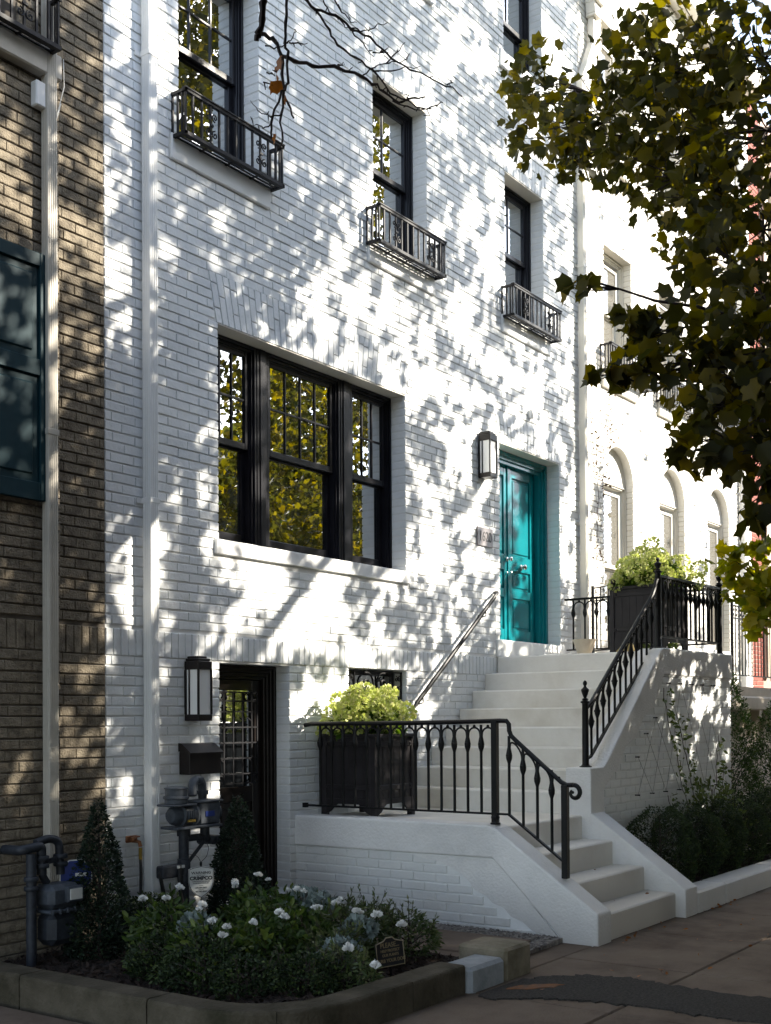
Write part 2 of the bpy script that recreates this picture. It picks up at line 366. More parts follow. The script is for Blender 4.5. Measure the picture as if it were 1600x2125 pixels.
def returns(mb,u,side,z0,z1,depth,zoff=0.):
    """bricks that turn the corner into an opening at x=u; side +1: opening lies to the right of u"""
    k=int(math.ceil((z0-zoff)/CH-.3)); rs=random.Random(int(u*1000)+side)
    while zoff+k*CH<z1-.03:
        a=max(zoff+k*CH,z0); b=min(zoff+(k+1)*CH-.0115,z1)
        L=.105 if k%2 else .212
        x0,x1=(u-L,u+.004) if side>0 else (u-.004,u+L)
        if b-a>.02:
            p=rs.uniform(-.0015,.0015)
            mb.bbox(x0+.001,x1-.001,-.011+p,depth,a,b,.004)
        k+=1
def hole_rect(a,b,c,d): return lambda z: (a,b) if c<z<d else None
def hole_toothed(u,side,c,d):
    """the strip of a jamb taken by the return bricks, long and short in turn"""
    def h(z):
        if not (c<z<d): return None
        k=int(math.floor(z/CH)); L=.105 if k%2 else .212
        return (u-L-.006,u) if side>0 else (u,u+L+.006)
    return h
def hole_flare(a,b,c,d,fl):
    def h(z):
        if not (c<z<d): return None
        t=(z-c)/(d-c); return (a-fl*t-.004,b+fl*t+.004)
    return h
S_=(1,0,0); FN=(0,-1,0)

# ---- the white townhouse
XL,XR,ZT=-1.17,6.50,12.0
house=thing('townhouse','white painted brick townhouse with black windows and a teal front door','house',(2.6,0,0))
TRI=(0.0,2.645,2.96,4.69); W1=(-.425,.51,6.02,7.655); W2=(2.13,3.055,6.02,7.655); W3=(4.64,5.555,6.02,7.655); W6=(4.64,5.555,9.0,10.6); W5=(2.13,3.055,9.0,10.6)
FD=(4.475,5.92,2.385,4.575); BD=(0.0,.868,.03,1.97); GR=(1.705,2.64,1.25,1.985)
ops=[TRI,W1,W2,W3,W5,W6,FD,BD,GR]
mb=MB(); wall_backing(mb,XL,XR,-.3,ZT,ops,0.,.32)
mb.add([(XL,0,ZT),(XR,0,ZT),(XR,8,ZT),(XL,8,ZT)],[(0,1,2,3)]); mb.add([(XL,8,-.3),(XR,8,-.3),(XR,8,ZT),(XL,8,ZT)],[(0,1,2,3)])
wall=mb.build('brick_wall',M['mortar_white'],house)
mb=MB(); holes=[hole_rect(*o) for o in ops]
for o in ops:
    d0=o[3]
    holes+= [hole_toothed(o[0],1,o[2],o[3]),hole_toothed(o[1],-1,o[2],o[3])]
    returns(mb,o[0],1,o[2],o[3],.17); returns(mb,o[1],-1,o[2],o[3],.17)
ROWS3=((0,.34,1),(0,.66,1)); ROWS4=((0,.30,.78,1),(0,.55,1),(0,.8,1))
for o,h,fl,rows in ((TRI,.40,.09,ROWS4),(W1,.37,.05,ROWS3),(W2,.37,.05,ROWS3),(W3,.37,.05,ROWS3),(W5,.37,.05,ROWS3),(W6,.37,.05,ROWS3),(FD,.30,.06,ROWS3)):
    a,b,c,d=o
    holes.append(hole_flare(a-.01,b+.01,d-.001,d+h,fl)); soldiers(mb,(0,0,0),S_,FN,a-.01,b+.01,d+.002,d+h,fl,rows=rows)
BZ0,BZ1=1.985,2.185
holes.append(hole_rect(XL-1,4.40,BZ0-.004,BZ1)); soldiers(mb,(0,0,0),S_,FN,XL,4.39,BZ0,BZ1)
holes.append(hole_rect(4.38,6.2,0,2.385))
for (a,b,c,d) in (TRI,W1,W2,W3,W5,W6):
    holes.append(hole_rect(a-.10 if c>4 else a-.05,b+.12 if c>4 else b+.06,c-.21 if c>4 else c-.13,c))
lay(mb,(0,0,0),S_,FN,XL,XR,-.3,ZT,holes,seed=5)
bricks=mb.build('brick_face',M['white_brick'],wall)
mb=MB()
mb.bbox(-.045,2.70,-.032,.16,2.838,2.955,.004)
for (a,b,c,d) in (W1,W2,W3,W5,W6): mb=mb
sill=mb.build('window_sill',M['white_trim'],house)
for (a,b,c,d) in (W1,W2,W3,W5,W6):
    mb=MB(); mb.bbox(a-.098,b+.118,-.035,.16,c-.205,c-.005,.008); mb.build('window_sill',M['white_trim'],house)
# painted lintels with the thin steel edge
for (a,b,c,d) in (TRI,W1,W2,W3,W5,W6,FD): mb=MB(); mb.box(a+.005,b-.005,-.004,.16,d-.006,d+.002); mb.build('lintel',M['cream_trim'],house)
mb=MB(); mb.bbox(4.385,6.0,-.03,.30,2.19,2.383,.006); mb.build('door_sill',M['white_trim'],house)
mb=MB(); mb.box(XL,XR,-.25,.1,ZT-.25,ZT+.05); mb.build('cornice',M['white_trim'],house)

# ---- windows
def sash(mb,x0,x1,z0,z1,y,st=.042,tr=.045,br=.05,th=.032):
    mb.bbox(x0,x0+st,y,y+th,z0,z1,.004); mb.bbox(x1-st,x1,y,y+th,z0,z1,.004)
    mb.bbox(x0+st,x1-st,y+.001,y+th,z1-tr,z1,.004); mb.bbox(x0+st,x1-st,y+.001,y+th,z0,z0+br,.004)
def double_hung(parent,x0,x1,z0,z1,zm,cols,rows,mf,mg,yf=.155,fw=.055,lower=True,lcols=0):
    """frame, an upper sash with glazing bars in front of a lower sash"""
    mb=MB(); 
    for k,(ins,y) in enumerate(((0,yf),(.022,yf+.018),(.040,yf+.034))):
        w=.024 if k<2 else .018; a,b,c,d=x0+ins,x1-ins,z0+ins*.5,z1-ins
        mb.bbox(a,a+w,y,yf+.13,c,d,.003); mb.bbox(b-w,b,y,yf+.13,c,d,.003); mb.bbox(a+w,b-w,y+.001,yf+.13,d-w,d,.003)
    mb.bbox(x0+.02,x1-.02,yf+.01,yf+.13,z0,z0+.035,.003)
    fr=mb.build('window_frame',mf,parent)
    a,b=x0+fw,x1-fw
    mb=MB(); sash(mb,a,b,zm,z1-fw,yf+.045,.040,.04,.055)
    us=mb.build('sash',mf,parent)
    ia,ib,ic,id_=a+.040,b-.040,zm+.055,z1-fw-.04
    mb=MB()
    for i in range(1,cols): x=ia+(ib-ia)*i/cols; mb.bbox(x-.010,x+.010,yf+.052,yf+.072,ic,id_,.003)
    for i in range(1,rows): z=ic+(id_-ic)*i/rows; mb.bbox(ia,ib,yf+.0535,yf+.071,z-.010,z+.010,.003)
    if cols>1: mb.build('glazing_bars',mf,parent)
    mb=MB(); mb.add([(ia,yf+.064,ic),(ib,yf+.064,ic),(ib,yf+.064,id_),(ia,yf+.064,id_)],[(0,1,2,3)]); mb.build('glass',mg,parent)
    mb=MB(); sash(mb,a,b,z0+.035,zm+.03,yf+.085,.046,.045,.085)
    ls=mb.build('sash',mf,parent)
    ia,ib,ic,id_=a+.046,b-.046,z0+.12,zm-.015
    mb=MB(); mb.add([(ia,yf+.102,ic),(ib,yf+.102,ic),(ib,yf+.102,id_),(ia,yf+.102,id_)],[(0,1,2,3)]); mb.build('glass',mg,parent)
    return fr
WN=[]
for o,lab in ((W1,None),(W2,None),(W3,None),(W5,None),(W6,None)):
    w=thing('window',None,None,((o[0]+o[1])/2,.15,o[2])); w.parent=house; w.matrix_parent_inverse=house.matrix_basis.inverted()
    o_=o; double_hung(w,o[0]+.004,o[1]-.004,o[2],o[3]-.007,o[2]+(.84 if o[2]<8 else .56),2 if o is not W1 else 3,2,M['frame'],M['glass'])
w=thing('window',None,None,(1.32,.15,2.96)); w.parent=house; w.matrix_parent_inverse=house.matrix_basis.inverted()
w['label']='wide triple window with black frames and small upper panes'
TX=((.004,.645,3),(.785,1.812,4),(1.975,2.641,3))
for a,b,c in TX: double_hung(w,a,b,2.96,4.683,3.80,c,2,M['frame'],M['glass'])
for a,b in ((.645,.785),(1.812,1.975)): mb=MB(); mb.bbox(a+.001,b-.001,.150,.29,2.96,4.682,.006); mb.bbox(a+.035,b-.035,.140,.152,2.96,4.68,.004); mb.build('mullion',M['frame'],w)
# ---- front door
dr=thing('front_door',None,None,(5.14,.2,2.385)); dr.parent=house; dr.matrix_parent_inverse=house.matrix_basis.inverted(); dr['label']='glossy teal double door with raised panels'
a,b,c,d=FD
mb=MB()
for k,(ins,y,w_) in enumerate(((.004,.155,.05),(.05,.175,.045),(.09,.20,.045))):
    mb.bbox(a+ins,a+ins+w_,y,.32,c,d-ins-.003,.004); mb.bbox(b-ins-w_,b-ins,y,.32,c,d-ins-.003,.004); mb.bbox(a+ins+w_,b-ins-w_,y+.001,.32,d-ins-w_-.003,d-ins-.003,.004)
mb.build('door_frame',M['teal'],dr)
zt=4.44
def door_leaf(x0,x1,name):
    mb=MB(); y=.262; st=.085
    panels=[(2.42+.13,2.42+.50),(2.42+.60,2.42+.82),(2.42+1.00,zt-.11)]
    mb.bbox(x0,x0+st,y,y+.04,2.405,zt,.003); mb.bbox(x1-st,x1,y,y+.04,2.405,zt,.003)
    zs=[2.405]+[v for p in panels for v in p]+[zt]
    for k in range(0,len(zs),2): mb.bbox(x0+st,x1-st,y+.001,y+.04,zs[k],zs[k+1],.003)
    for (p,q) in panels:
        mb.box(x0+st,x1-st,y+.022,y+.038,p,q)
        mb.bbox(x0+st+.028,x1-st-.028,y+.008,y+.03,p+.028,q-.028,.007)
    o=mb.build(name,M['teal'],dr); return o
l1=door_leaf(4.615,5.128,'door_leaf'); l2=door_leaf(5.152,5.755,'door_leaf')
mb=MB(); mb.bbox(5.112,5.168,.248,.264,2.405,zt,.004); mb.build('astragal',M['teal'],dr)
mb=MB(); mb.bbox(4.60,5.77,.20,.31,2.384,2.404,.003); mb.build('threshold',M['iron'],dr)
def knob(x,z,r,parent,y=.248,name='knob'):
    mb=MB(); v0=len(mb.v); mb.lathe([(r*.9,0),(r*.95,.006),(r*.35,.010),(r*.32,.030),(r*.8,.038),(r,.052),(r*.8,.064),(r*.1,.070)],(0,0,0),14)
    mb.v=[(x+p[0],y-p[2],z+p[1]) for p in mb.v]
    return shade_auto(mb.build(name,M['silver'],parent))
knob(5.09,3.36,.028,dr); knob(5.09,3.20,.018,dr,name='lock_cylinder'); knob(5.45,3.30,.036,dr,y=.262)
# ---- basement door
bd=thing('basement_door',None,None,(.43,.15,.03)); bd.parent=house; bd.matrix_parent_inverse=house.matrix_basis.inverted(); bd['label']='dark brown basement door with an iron grille over its glass'
a,b,c,d=BD
mb=MB()
for ins,y,w_ in ((.003,.135,.03),(.033,.15,.03),(.063,.165,.03),(.093,.18,.025)):
    mb.bbox(a+ins,a+ins+w_,y,.30,c,d-ins,.004); mb.bbox(b-ins-w_,b-ins,y,.30,c,d-ins,.004); mb.bbox(a+ins+w_,b-ins-w_,y+.001,.30,d-ins-w_,d-ins,.004)
mb.build('door_frame',M['brown'],bd)
mb=MB(); x0,x1=.118,.750; y=.215
mb.bbox(x0,x0+.11,y,y+.04,c,1.85,.004); mb.bbox(x1-.11,x1,y,y+.04,c,1.85,.004)
for p,q in ((c,.20),(.82,.95),(1.76,1.85)): mb.bbox(x0+.11,x1-.11,y+.001,y+.04,p,q,.004)
mb.box(x0+.11,x1-.11,y+.02,y+.035,.20,.82); mb.bbox(x0+.15,x1-.15,y+.008,y+.03,.25,.77,.006)
lf=mb.build('door_leaf',M['brown'],bd)
mb=MB(); mb.add([(x0+.11,y+.022,.95),(x1-.11,y+.022,.95),(x1-.11,y+.022,1.76),(x0+.11,y+.022,1.76)],[(0,1,2,3)]); mb.build('glass',M['glass_dark'],bd)
mb=MB(); gx0,gx1,gz0,gz1=x0+.075,x1-.075,.98,1.745; gy=y-.022
for x in (gx0,gx0+.07,gx1-.07,gx1): mb.bar((x,gy,gz0),(x,gy,gz1),.012)
for i in (1,2): x=gx0+.07+(gx1-gx0-.14)*i/3; mb.bar((x,gy,gz0),(x,gy,gz1),.009)
for z in (gz0,gz0+.08,1.19,1.32,1.45,1.58,gz1-.075,gz1): mb.bar((gx0,gy-.001,z),(gx1,gy-.001,z),.010)
for x in (gx0+.035,gx1-.035):
    for z in (gz0+.04,gz1-.0375): mb.tube([(x+.026*math.cos(t*PI/8),gy,z+.028*math.sin(t*PI/8)) for t in range(16)],.006,6,closed=True)
for x in (gx0+.07,gx1-.07):
    for z in (1.16,1.50): mb.tube([(x+s*.0,gy,z) for s in (0,)]+[(x-.05,gy,z+.03)],.006,6)
mb.build('door_grille',M['iron'],bd)
knob(.165,.90,.022,bd,y=.213)
mb=MB(); mb.bbox(-.16,.98,-.22,.13,-.04,.028,.01); tag(mb.build('door_step',M['wood'],None),'worn wooden step below the dark basement door','step')
# ---- basement window with scrolled grille
def spiral(cx,cz,r,turns,a0,y,dirn=1,n=26,r1=.12):
    return [(cx+(r*(1-(1-r1)*t/n))*math.cos(a0+dirn*turns*2*PI*t/n),y,cz+(r*(1-(1-r1)*t/n))*math.sin(a0+dirn*turns*2*PI*t/n)) for t in range(n+1)]
bw=thing('basement_window',None,None,(2.17,.1,1.25)); bw.parent=house; bw.matrix_parent_inverse=house.matrix_basis.inverted()
mb=MB(); sash(mb,GR[0]+.005,GR[1]-.005,GR[2],GR[3]-.005,.13,.05,.05,.05); wfm=mb.build('window_frame',M['frame'],bw)
mb=MB(); mb.add([(GR[0],.15,GR[2]),(GR[1],.15,GR[2]),(GR[1],.15,GR[3]),(GR[0],.15,GR[3])],[(0,1,2,3)]); mb.build('glass',M['glass_dark'],bw)
gr=thing('window_grille','black wrought iron grille of scrolls over the basement window behind the hydrangea','grille',(2.17,.05,1.25))
mb=MB(); y=.045; cx=2.172
for x in (GR[0]+.02,GR[0]+.155,GR[1]-.155,GR[1]-.02): mb.bar((x,y,GR[2]),(x,y,GR[3]-.015),.014)
for z in (GR[2]+.01,GR[3]-.022): mb.bar((GR[0]+.01,y,z),(GR[1]-.01,y,z),.014)
mb.build('frame',M['black'],gr)
mb=MB()
for z,s in ((1.84,1),(1.56,-1),(1.38,1)):
    for sx in (-1,1):
        mb.tube(spiral(cx+sx*.125,z,.115,1.45,PI/2-sx*PI/2*s*.2,y-.01,sx*s),[.010]*20+[.014]*7,6)
        mb.tube(spiral(cx+sx*.235,z-.02,.045,1.2,PI/2,y-.01,-sx),.008,6)
for z in (1.90,1.80,1.70,1.60,1.50,1.40,1.32):
    for sx in (-1,1):
        x=cx+sx*.385
        for q in (-1,1): mb.tube(spiral(x+q*.027,z,.028,1.1,PI/2,y-.008,q,14),.006,5)
shade_auto(mb.build('scrollwork',M['black'],gr))

# ---- house behind: dark rooms so that glass never shows daylight through
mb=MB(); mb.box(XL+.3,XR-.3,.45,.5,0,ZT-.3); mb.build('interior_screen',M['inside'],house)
# ------------------------------------------------------------------ neighbouring houses
def sub(name,parent,loc=(0,0,0)):
    o=bpy.data.objects.new(name,None); COL.objects.link(o); o.location=loc; o.parent=parent; o.matrix_parent_inverse=parent.matrix_basis.inverted(); return o
# tan house on the left; its front bows gently beyond the downspout
tan=thing('brick_house','tan painted brick house with dark teal shutter and a bowed front','house',(-2.3,0,0))
mb=MB(); g=MB()
mb.box(-1.66,-1.171,.0,.3,-.3,9.5)
soldiers(g,(0,0,0),S_,FN,-1.60,-1.178,1.985,2.185,seed=8)
lay(g,(0,0,0),S_,FN,-1.60,-1.178,-.3,9.5,[hole_rect(-3,0,1.98,2.185)],proud=.013,jit=.003,seed=9)
# short piece that comes forward, then the bow
A=np.array((-1.58,0.,0)); B=np.array((-1.66,-.10,0)); 
def seg(P,Q):
    d=Q-P; L=float(np.linalg.norm(d)); u=-d/L; return Q,u,np.array((u[1],-u[0],0))*1.0,L
pts=[B]; ang=math.radians(2)
cur=B.copy()
for i in range(10):
    a=math.radians(-2+i*1.6); cur=cur+np.array((-math.cos(a)*.30,math.sin(a)*.30+.0,0)); pts.append(cur.copy())
prev=A
for k,Q in enumerate(pts):
    O,u,nn,L=seg(prev,Q)
    mb.prism([(prev[0],prev[1]),(prev[0],prev[1]+.3),(Q[0],Q[1]+.3),(Q[0],Q[1])],2,-.3,9.5)
    prev=Q
# courses of the bow run continuously along its length
P0=pts[0]; Q0=pts[-1]; d=Q0-P0; L=float(np.linalg.norm(d))
arc=[0]; 
for i in range(1,len(pts)): arc.append(arc[-1]+float(np.linalg.norm(pts[i]-pts[i-1])))
flat=MB(); TL=arc[-1]
TW=(.42,1.02,6.0,7.5)
hs=[hole_rect(TL-1.35,TL-.35,6.02,7.7),hole_rect(-1,9,1.98,2.185)]
lay(flat,(0,0,0),S_,FN,0,TL,-.3,9.5,hs,proud=.013,jit=.003,seed=12)
soldiers(flat,(0,0,0),S_,FN,0,TL,1.985,2.185,seed=13)
def bend(p):
    s=TL-p[0]; i=0
    while i<len(arc)-2 and arc[i+1]<s: i+=1
    a,b=pts[i],pts[i+1]; t=(s-arc[i])/(arc[i+1]-arc[i]); q=a+(b-a)*t; dd=(b-a)/np.linalg.norm(b-a); n=np.array((-dd[1],dd[0],0)); 
    if n[1]>0: n=-n
    return (q[0]+n[0]*(-p[1]),q[1]+n[1]*(-p[1]),p[2])
flat.v=[bend(p) for p in flat.v]
g.v+=flat.v; nb=len(g.v)-len(flat.v); g.f+=[tuple(i+nb for i in q) for q in flat.f]
tw=mb.build('brick_wall',M['mortar_tan'],tan); g.build('brick_face',M['tan_brick'],tw)
sh=sub('shutter',tan,(-2.1,-.15,3.8)); mb=MB(); x1=-1.80; x0=-2.42; y=-.175
for a,b,c,d in ((x0,x0+.07,2.97,4.62),(x1-.07,x1,2.97,4.62)): mb.bbox(a,b,y,y+.04,c,d,.004)
for c,d in ((2.97,3.09),(3.80,3.91),(4.53,4.62)): mb.bbox(x0+.07,x1-.07,y+.001,y+.04,c,d,.004)
for c,d in ((3.09,3.80),(3.91,4.53)): mb.box(x0+.06,x1-.06,y+.022,y+.035,c,d); mb.bbox(x0+.12,x1-.12,y+.010,y+.03,c+.05,d-.05,.01)
mb.build('shutter_leaf',M['shutter'],sh)
mb=MB(); mb.bbox(-2.75,-1.70,-.20,.0,5.83,6.0,.01); mb.build('window_sill',M['tan_trim'],tan)
wn=sub('window',tan,(-2.4,0,6)); mb=MB(); 
for a,b,c,d in ((-2.75,-2.68,6.0,7.6),(-2.05,-1.98,6.0,7.6),(-2.68,-2.05,6.0,6.08),(-2.68,-2.05,7.52,7.6),(-2.68,-2.05,6.75,6.80)): mb.bbox(a,b,-.06,.02,c,d,.005)
mb.build('window_frame',M['white_trim'],wn); mb=MB(); mb.add([(-2.68,-.03,6.08),(-2.05,-.03,6.08),(-2.05,-.03,7.52),(-2.68,-.03,7.52)],[(0,1,2,3)]); mb.build('glass',M['glass'],wn)

# cream-white house on the right
nb_=thing('townhouse','cream painted brick townhouse with white windows set in tall blind arches','house',(9.7,0,0))
NX0,NX1=6.505,12.94
AX=((7.19,8.05),(9.02,9.90),(10.90,11.80)); UPO=[(a+.01,b+.02,6.02,7.655) for a,b in AX]
NOP=UPO+[(a,b,8.95,10.6) for a,b in AX]+[(a-.03,b+.03,2.55,4.63+(b-a)/2+.03) for a,b in AX]
mb=MB(); wall_backing(mb,NX0,NX1,-.3,12.2,NOP,0.,.3); mb.add([(NX0,0,12.2),(NX1,0,12.2),(NX1,8,12.2),(NX0,8,12.2)],[(0,1,2,3)])
nw=mb.build('brick_wall',M['mortar_cream'],nb_)
mb=MB(); hs=[hole_rect(*o) for o in NOP]
for (a,b,c,d) in NOP:
    returns(mb,a,1,c,d,.16); returns(mb,b,-1,c,d,.16); hs+=[hole_toothed(a,1,c,d),hole_toothed(b,-1,c,d)]
    if c>5: hs.append(hole_flare(a-.01,b+.01,d,d+.37,.10)); soldiers(mb,(0,0,0),S_,FN,a-.01,b+.01,d+.002,d+.37,.10,rows=ROWS3); hs.append(hole_rect(a-.1,b+.12,c-.24,c))
def arch_hole(a,b,z0):
    c=(a+b)/2; r=(b-a)/2+.03
    def h(z):
        t=z-z0
        if t<0 or t>=r+.11: return None
        w=math.sqrt(max((r+.11)**2-t*t,0)); return (c-w,c+w)
    return h
for a,b in AX: hs.append(arch_hole(a,b,4.63))
lay(mb,(0,0,0),S_,FN,NX0,NX1,2.0,12.2,hs,proud=.009,seed=21)
lay(mb,(0,0,0),S_,FN,NX0,NX1,-.3,2.0,[],proud=.009,seed=22)
for a,b in AX:   # ring of headers and recessed field of each arch
    c=(a+b)/2; r=(b-a)/2+.0
    n=22
    for i in range(n):
        t0=PI*i/n; t1=PI*(i+.86)/n; q=[(r+.03,t0),(r+.03,t1),(r+.135,t1),(r+.135,t0)]
        P=[(c+R*math.cos(t),z) for (R,t),z in zip(q,[4.63+R*math.sin(t) for R,t in q])]
        mb.add([(x,-.014,z) for x,z in P]+[(x,.03,z) for x,z in P],[(0,3,2,1),(0,1,5,4),(1,2,6,5),(2,3,7,6),(3,0,4,7)])
mb.build('brick_face',M['cream_brick'],nw)
for a,b in AX:
    mb=MB(); c=(a+b)/2; r=(b-a)/2+.03; T=4.63+r
    for s in (-1,1):   # spandrels close the square opening down to the round arch
        P_=[(c+s*r*math.cos(PI/2*i/12),4.63+r*math.sin(PI/2*i/12)) for i in range(13)]+[(c+s*(r+.001),T+.001)]
        mb.prism(P_ if s<0 else P_[::-1],1,-.004,.10)
    mb.build('arch_spandrels',M['cream_brick'],nb_)
    mb=MB(); mb.box(a-.03,b+.03,.10,.16,4.60,T); mb.build('arch_field',M['cream_brick'],nb_)
for (a,b,c,d) in NOP:
    w=sub('window',nb_,((a+b)/2,.1,c)); d=d if c>5 else 4.63; double_hung(w,a+.004,b-.004,c,d-.005,c+(d-c)*.52 if c>5 else c+.95,1,1,M['cream_trim'],M['glass_pale'],yf=.10 if c>5 else .09,fw=.11)
    if c>5:
        mb=MB(); mb.bbox(a-.098,b+.118,-.05,.16,c-.235,c-.005,.008); mb.build('window_sill',M['cream_trim'],nb_)
mb=MB(); mb.box(NX0,NX1,-.3,.1,11.9,12.25); mb.build('cornice',M['cream_trim'],nb_)
# red brick house further along
red=thing('brick_house','red brick house with pale limestone trim furthest along the street','house',(16,0,0))
mb=MB(); mb.box(12.945,22,.0,8,-.3,12.0); mb.box(15.2,19.0,-.9,.0,-.3,12.0); rw=mb.build('brick_wall',M['mortar_red'],red)
mb=MB(); lay(mb,(0,0,0),S_,FN,12.95,13.50,1.6,12.0,[],proud=.008,seed=31); lay(mb,(0,0,0),S_,FN,14.2,15.2,-.3,12.0,[],proud=.008,seed=33)
mb.build('brick_face',M['red_brick'],rw)
mb=MB(); mb.bbox(13.51,13.72,-.09,.05,2.2,11.2,.01); mb.bbox(13.95,14.15,-.09,.05,2.2,11.2,.01); mb.box(12.96,15,-.10,.05,-.3,1.6); mb.bbox(13.3,14.4,-.2,.02,3.6,3.8,.01); mb.bbox(12.96,15.0,-.16,.02,1.6,1.78,.01); mb.build('stone_trim',M['lime'],red)
w=sub('window',red,(13.8,0,4)); mb=MB(); mb.add([(13.72,-.02,2.3),(13.95,-.02,2.3),(13.95,-.02,11),(13.72,-.02,11)],[(0,1,2,3)]); mb.build('glass',M['glass_pale'],w)

# ------------------------------------------------------------------ downspouts
def downspout(label,x,w,d,z0,z1,m,bands,jog=None,head=None,off=.0):
    t=thing('downspout',label,'downspout',(x+w/2,-d/2,z0))
    mb=MB(); y1=-.028-off; y0=y1-d
    mb.bbox(x,x+w,y0,y1,z0,z1,.006)
    for i in range(1,5): xx=x+w*i/5; mb.bbox(xx-.004,xx+.004,y0-.003,y0+.004,z0+.02,z1-.01,.001)
    for i in range(1,4): yy=y0+d*i/4; mb.bbox(x-.003,x+.004,yy-.004,yy+.004,z0+.02,z1-.01,.001)
    if jog: mb.prism([(x,z1),(x+w,z1),(x+w+jog,z1+.62),(x+jog,z1+.62)],1,y0,y1); mb.bbox(x+jog,x+w+jog,y0,y1,z1+.62,z1+.95,.006)
    mb.build('pipe',m,t)
    for z in bands:
        q=MB(); q.bbox(x-.05,x+w+.004,y0-.006,y1+.012,z,z+.045,.002) if False else q.bbox(x-.004,x+w+.004,y0-.005,y1+.01,z,z+.04,.002); q.bbox(x-.05,x,-.020,-.010,z,z+.04,.002); q.build('strap',m,t)
    if head:
        z=z1+.93; xc=x+jog+w/2; q=MB()
        for (w2,a,b) in ((.16,z,z+.04),(.21,z+.16,z+.30),(.31,z+.30,z+.50),(.35,z+.50,z+.56)): q.bbox(xc-w2/2,xc+w2/2,-.03-w2*.8,-.02,a,b,.008)
        q.prism([(xc-.08,z+.04),(xc+.08,z+.04),(xc+.10,z+.16),(xc-.10,z+.16)],1,-.155,-.025)
        q.build('leader_head',m,t)
    return t
downspout('weathered tan downspout on the tan brick house beside the shutter',-1.83,.085,.07,.05,9.4,M['tan_trim'],(3.42,7.2),off=.105)
downspout('white ribbed downspout beside the wall lantern at the basement door',-.831,.088,.085,.12,11.8,M['white_trim'],(3.12,6.45))
downspout('cream downspout with a leader head where the white and cream houses meet',6.42,.085,.08,2.3,9.45,M['cream_trim'],(3.9,7.1),jog=.34,head=True)
downspout('thin white downspout at the far end of the cream house',12.30,.08,.08,.2,11.8,M['white_trim'],(5,8.2))

# ------------------------------------------------------------------ window guards
def guard(label,x0,x1,z0=5.972,z1=6.325,dep=.165,m='iron',bars=12,group='iron window guards on the upper windows',proto=None):
    """small iron balcony in front of a window; built around its own origin so that it can be copied"""
    L=x1-x0; m=M[m]
    t=thing('window_guard',label,'window guard',(0,0,0),group)
    mb=MB(); h=z1-z0
    for z,hh in ((h-.012,.024),(.014,.028)):
        mb.bar((0,-dep+.015,z),(L,-dep+.015,z),.03,hh); mb.bar((.014,-dep,z),(.014,0,z),.028,hh-.002); mb.bar((L-.014,-dep,z),(L-.014,0,z),.028,hh-.002)
    mb.bar((0,-dep+.012,h+.004),(L,-dep+.012,h+.004),.04,.010)
    for y in (-dep*.28,-dep*.5,-dep*.72): mb.bar((.02,y,.012),(L-.02,y,.012),.018,.008)
    for k in (.25,.5,.75): mb.bar((L*k,-dep,.006),(L*k,0,.006),.02,.006)
    mb.build('frame',m,t)
    b=MB(); b.box(-.0078,.0078,-.0078,.0078,.02,h-.02); b0=b.build('bar',m,t); b0.location=(.018,-dep+.015,0); first=b0
    xs=[L*i/(bars) for i in range(1,bars)]+[L-.018]
    for x in xs: inst(first,t,(x,-dep+.015,0))
    for x in (.014,L-.014):
        for y in (-dep+.045,-dep*.45,-.015): inst(first,t,(x,y,0))
    sc=MB(); r=.034
    for q in (-1,1):
        for s in (-1,1): sc.tube(spiral(q*(r+.004),h*.5+s*.068,r,1.35,-s*PI/2 if q>0 else -s*PI/2,0,-q*s,20),.006,5)
    sc.bar((-.02,0,h*.5),(.02,0,h*.5),.012,.018)
    s0=sc.build('scroll',m,t); s0.location=(xs[2],-dep+.004,0)
    inst(s0,t,(xs[-4],-dep+.004,0))
    t.location=(x0,0,z0)
    return t
def copy_guard(src,label,x0,y=0,z=None):
    c=src.copy(); COL.objects.link(c); c['label']=label
    for ch in list(src.children):
        d=ch.copy(); COL.objects.link(d); d.parent=c
    c.location=(x0,y,src.location.z if z is None else z); return c
g1=guard('black iron window guard at the top left window below the bare twigs',-.51,.655)
copy_guard(g1,'black iron window guard on the narrow window between the bare twigs and the triple window',2.01)
copy_guard(g1,'black iron window guard on the window above the teal door',4.545)
copy_guard(g1,'black iron window guard on the tan house with a white box below it',-2.95,-.13)
g4=guard('thin iron window guard on the cream house nearest the cream downspout',7.08,8.40,m='iron',bars=15)
copy_guard(g4,'thin iron window guard on the middle upper window of the cream house',8.90)
copy_guard(g4,'thin iron window guard half hidden by leaves on the farthest cream house window',10.78)
for ch in g1.children: pass

# ------------------------------------------------------------------ wall lanterns, mailbox, number
def lantern(label,x,z0,w=.155,d=.15,h=.50,group='matching wall lanterns'):
    t=thing('wall_lantern',label,'wall lantern',(0,0,0),group)
    mb=MB()
    # cap: squeezed dome in three steps
    for k,(i,a,b) in enumerate(((0,h-.105,h-.04),(.010,h-.04,h-.018),(.028,h-.018,h))):
        mb.bbox(i,w-i,-d+i,0,a,b,.006 if k else .004)
    mb.bbox(0,w,-d,0,0,.05,.004)
    for x_ in (.007,w-.007): mb.bar((x_,-d+.007,.05),(x_,-d+.007,h-.105),.014)
    mb.bar((.007,-.048,.05),(.007,-.048,h-.105),.012); mb.bar((w-.007,-.048,.05),(w-.007,-.048,h-.105),.012)
    mb.box(0,w,-.018,.0,.05,h-.105)
    mb.build('housing',M['bronze'],t)
    q=MB(); q.box(.009,w-.009,-d+.012,-.02,.05,h-.105); q.build('frosted_panel',M['frost'],t)
    t.location=(x,-.013,z0); return t
l0=lantern('dark lantern with frosted panels beside the basement door above the mailbox',-.392,1.505)
c=l0.copy(); COL.objects.link(c); c['label']='dark lantern with frosted panels beside the teal front door'; c.location=(4.02,-.013,4.10)
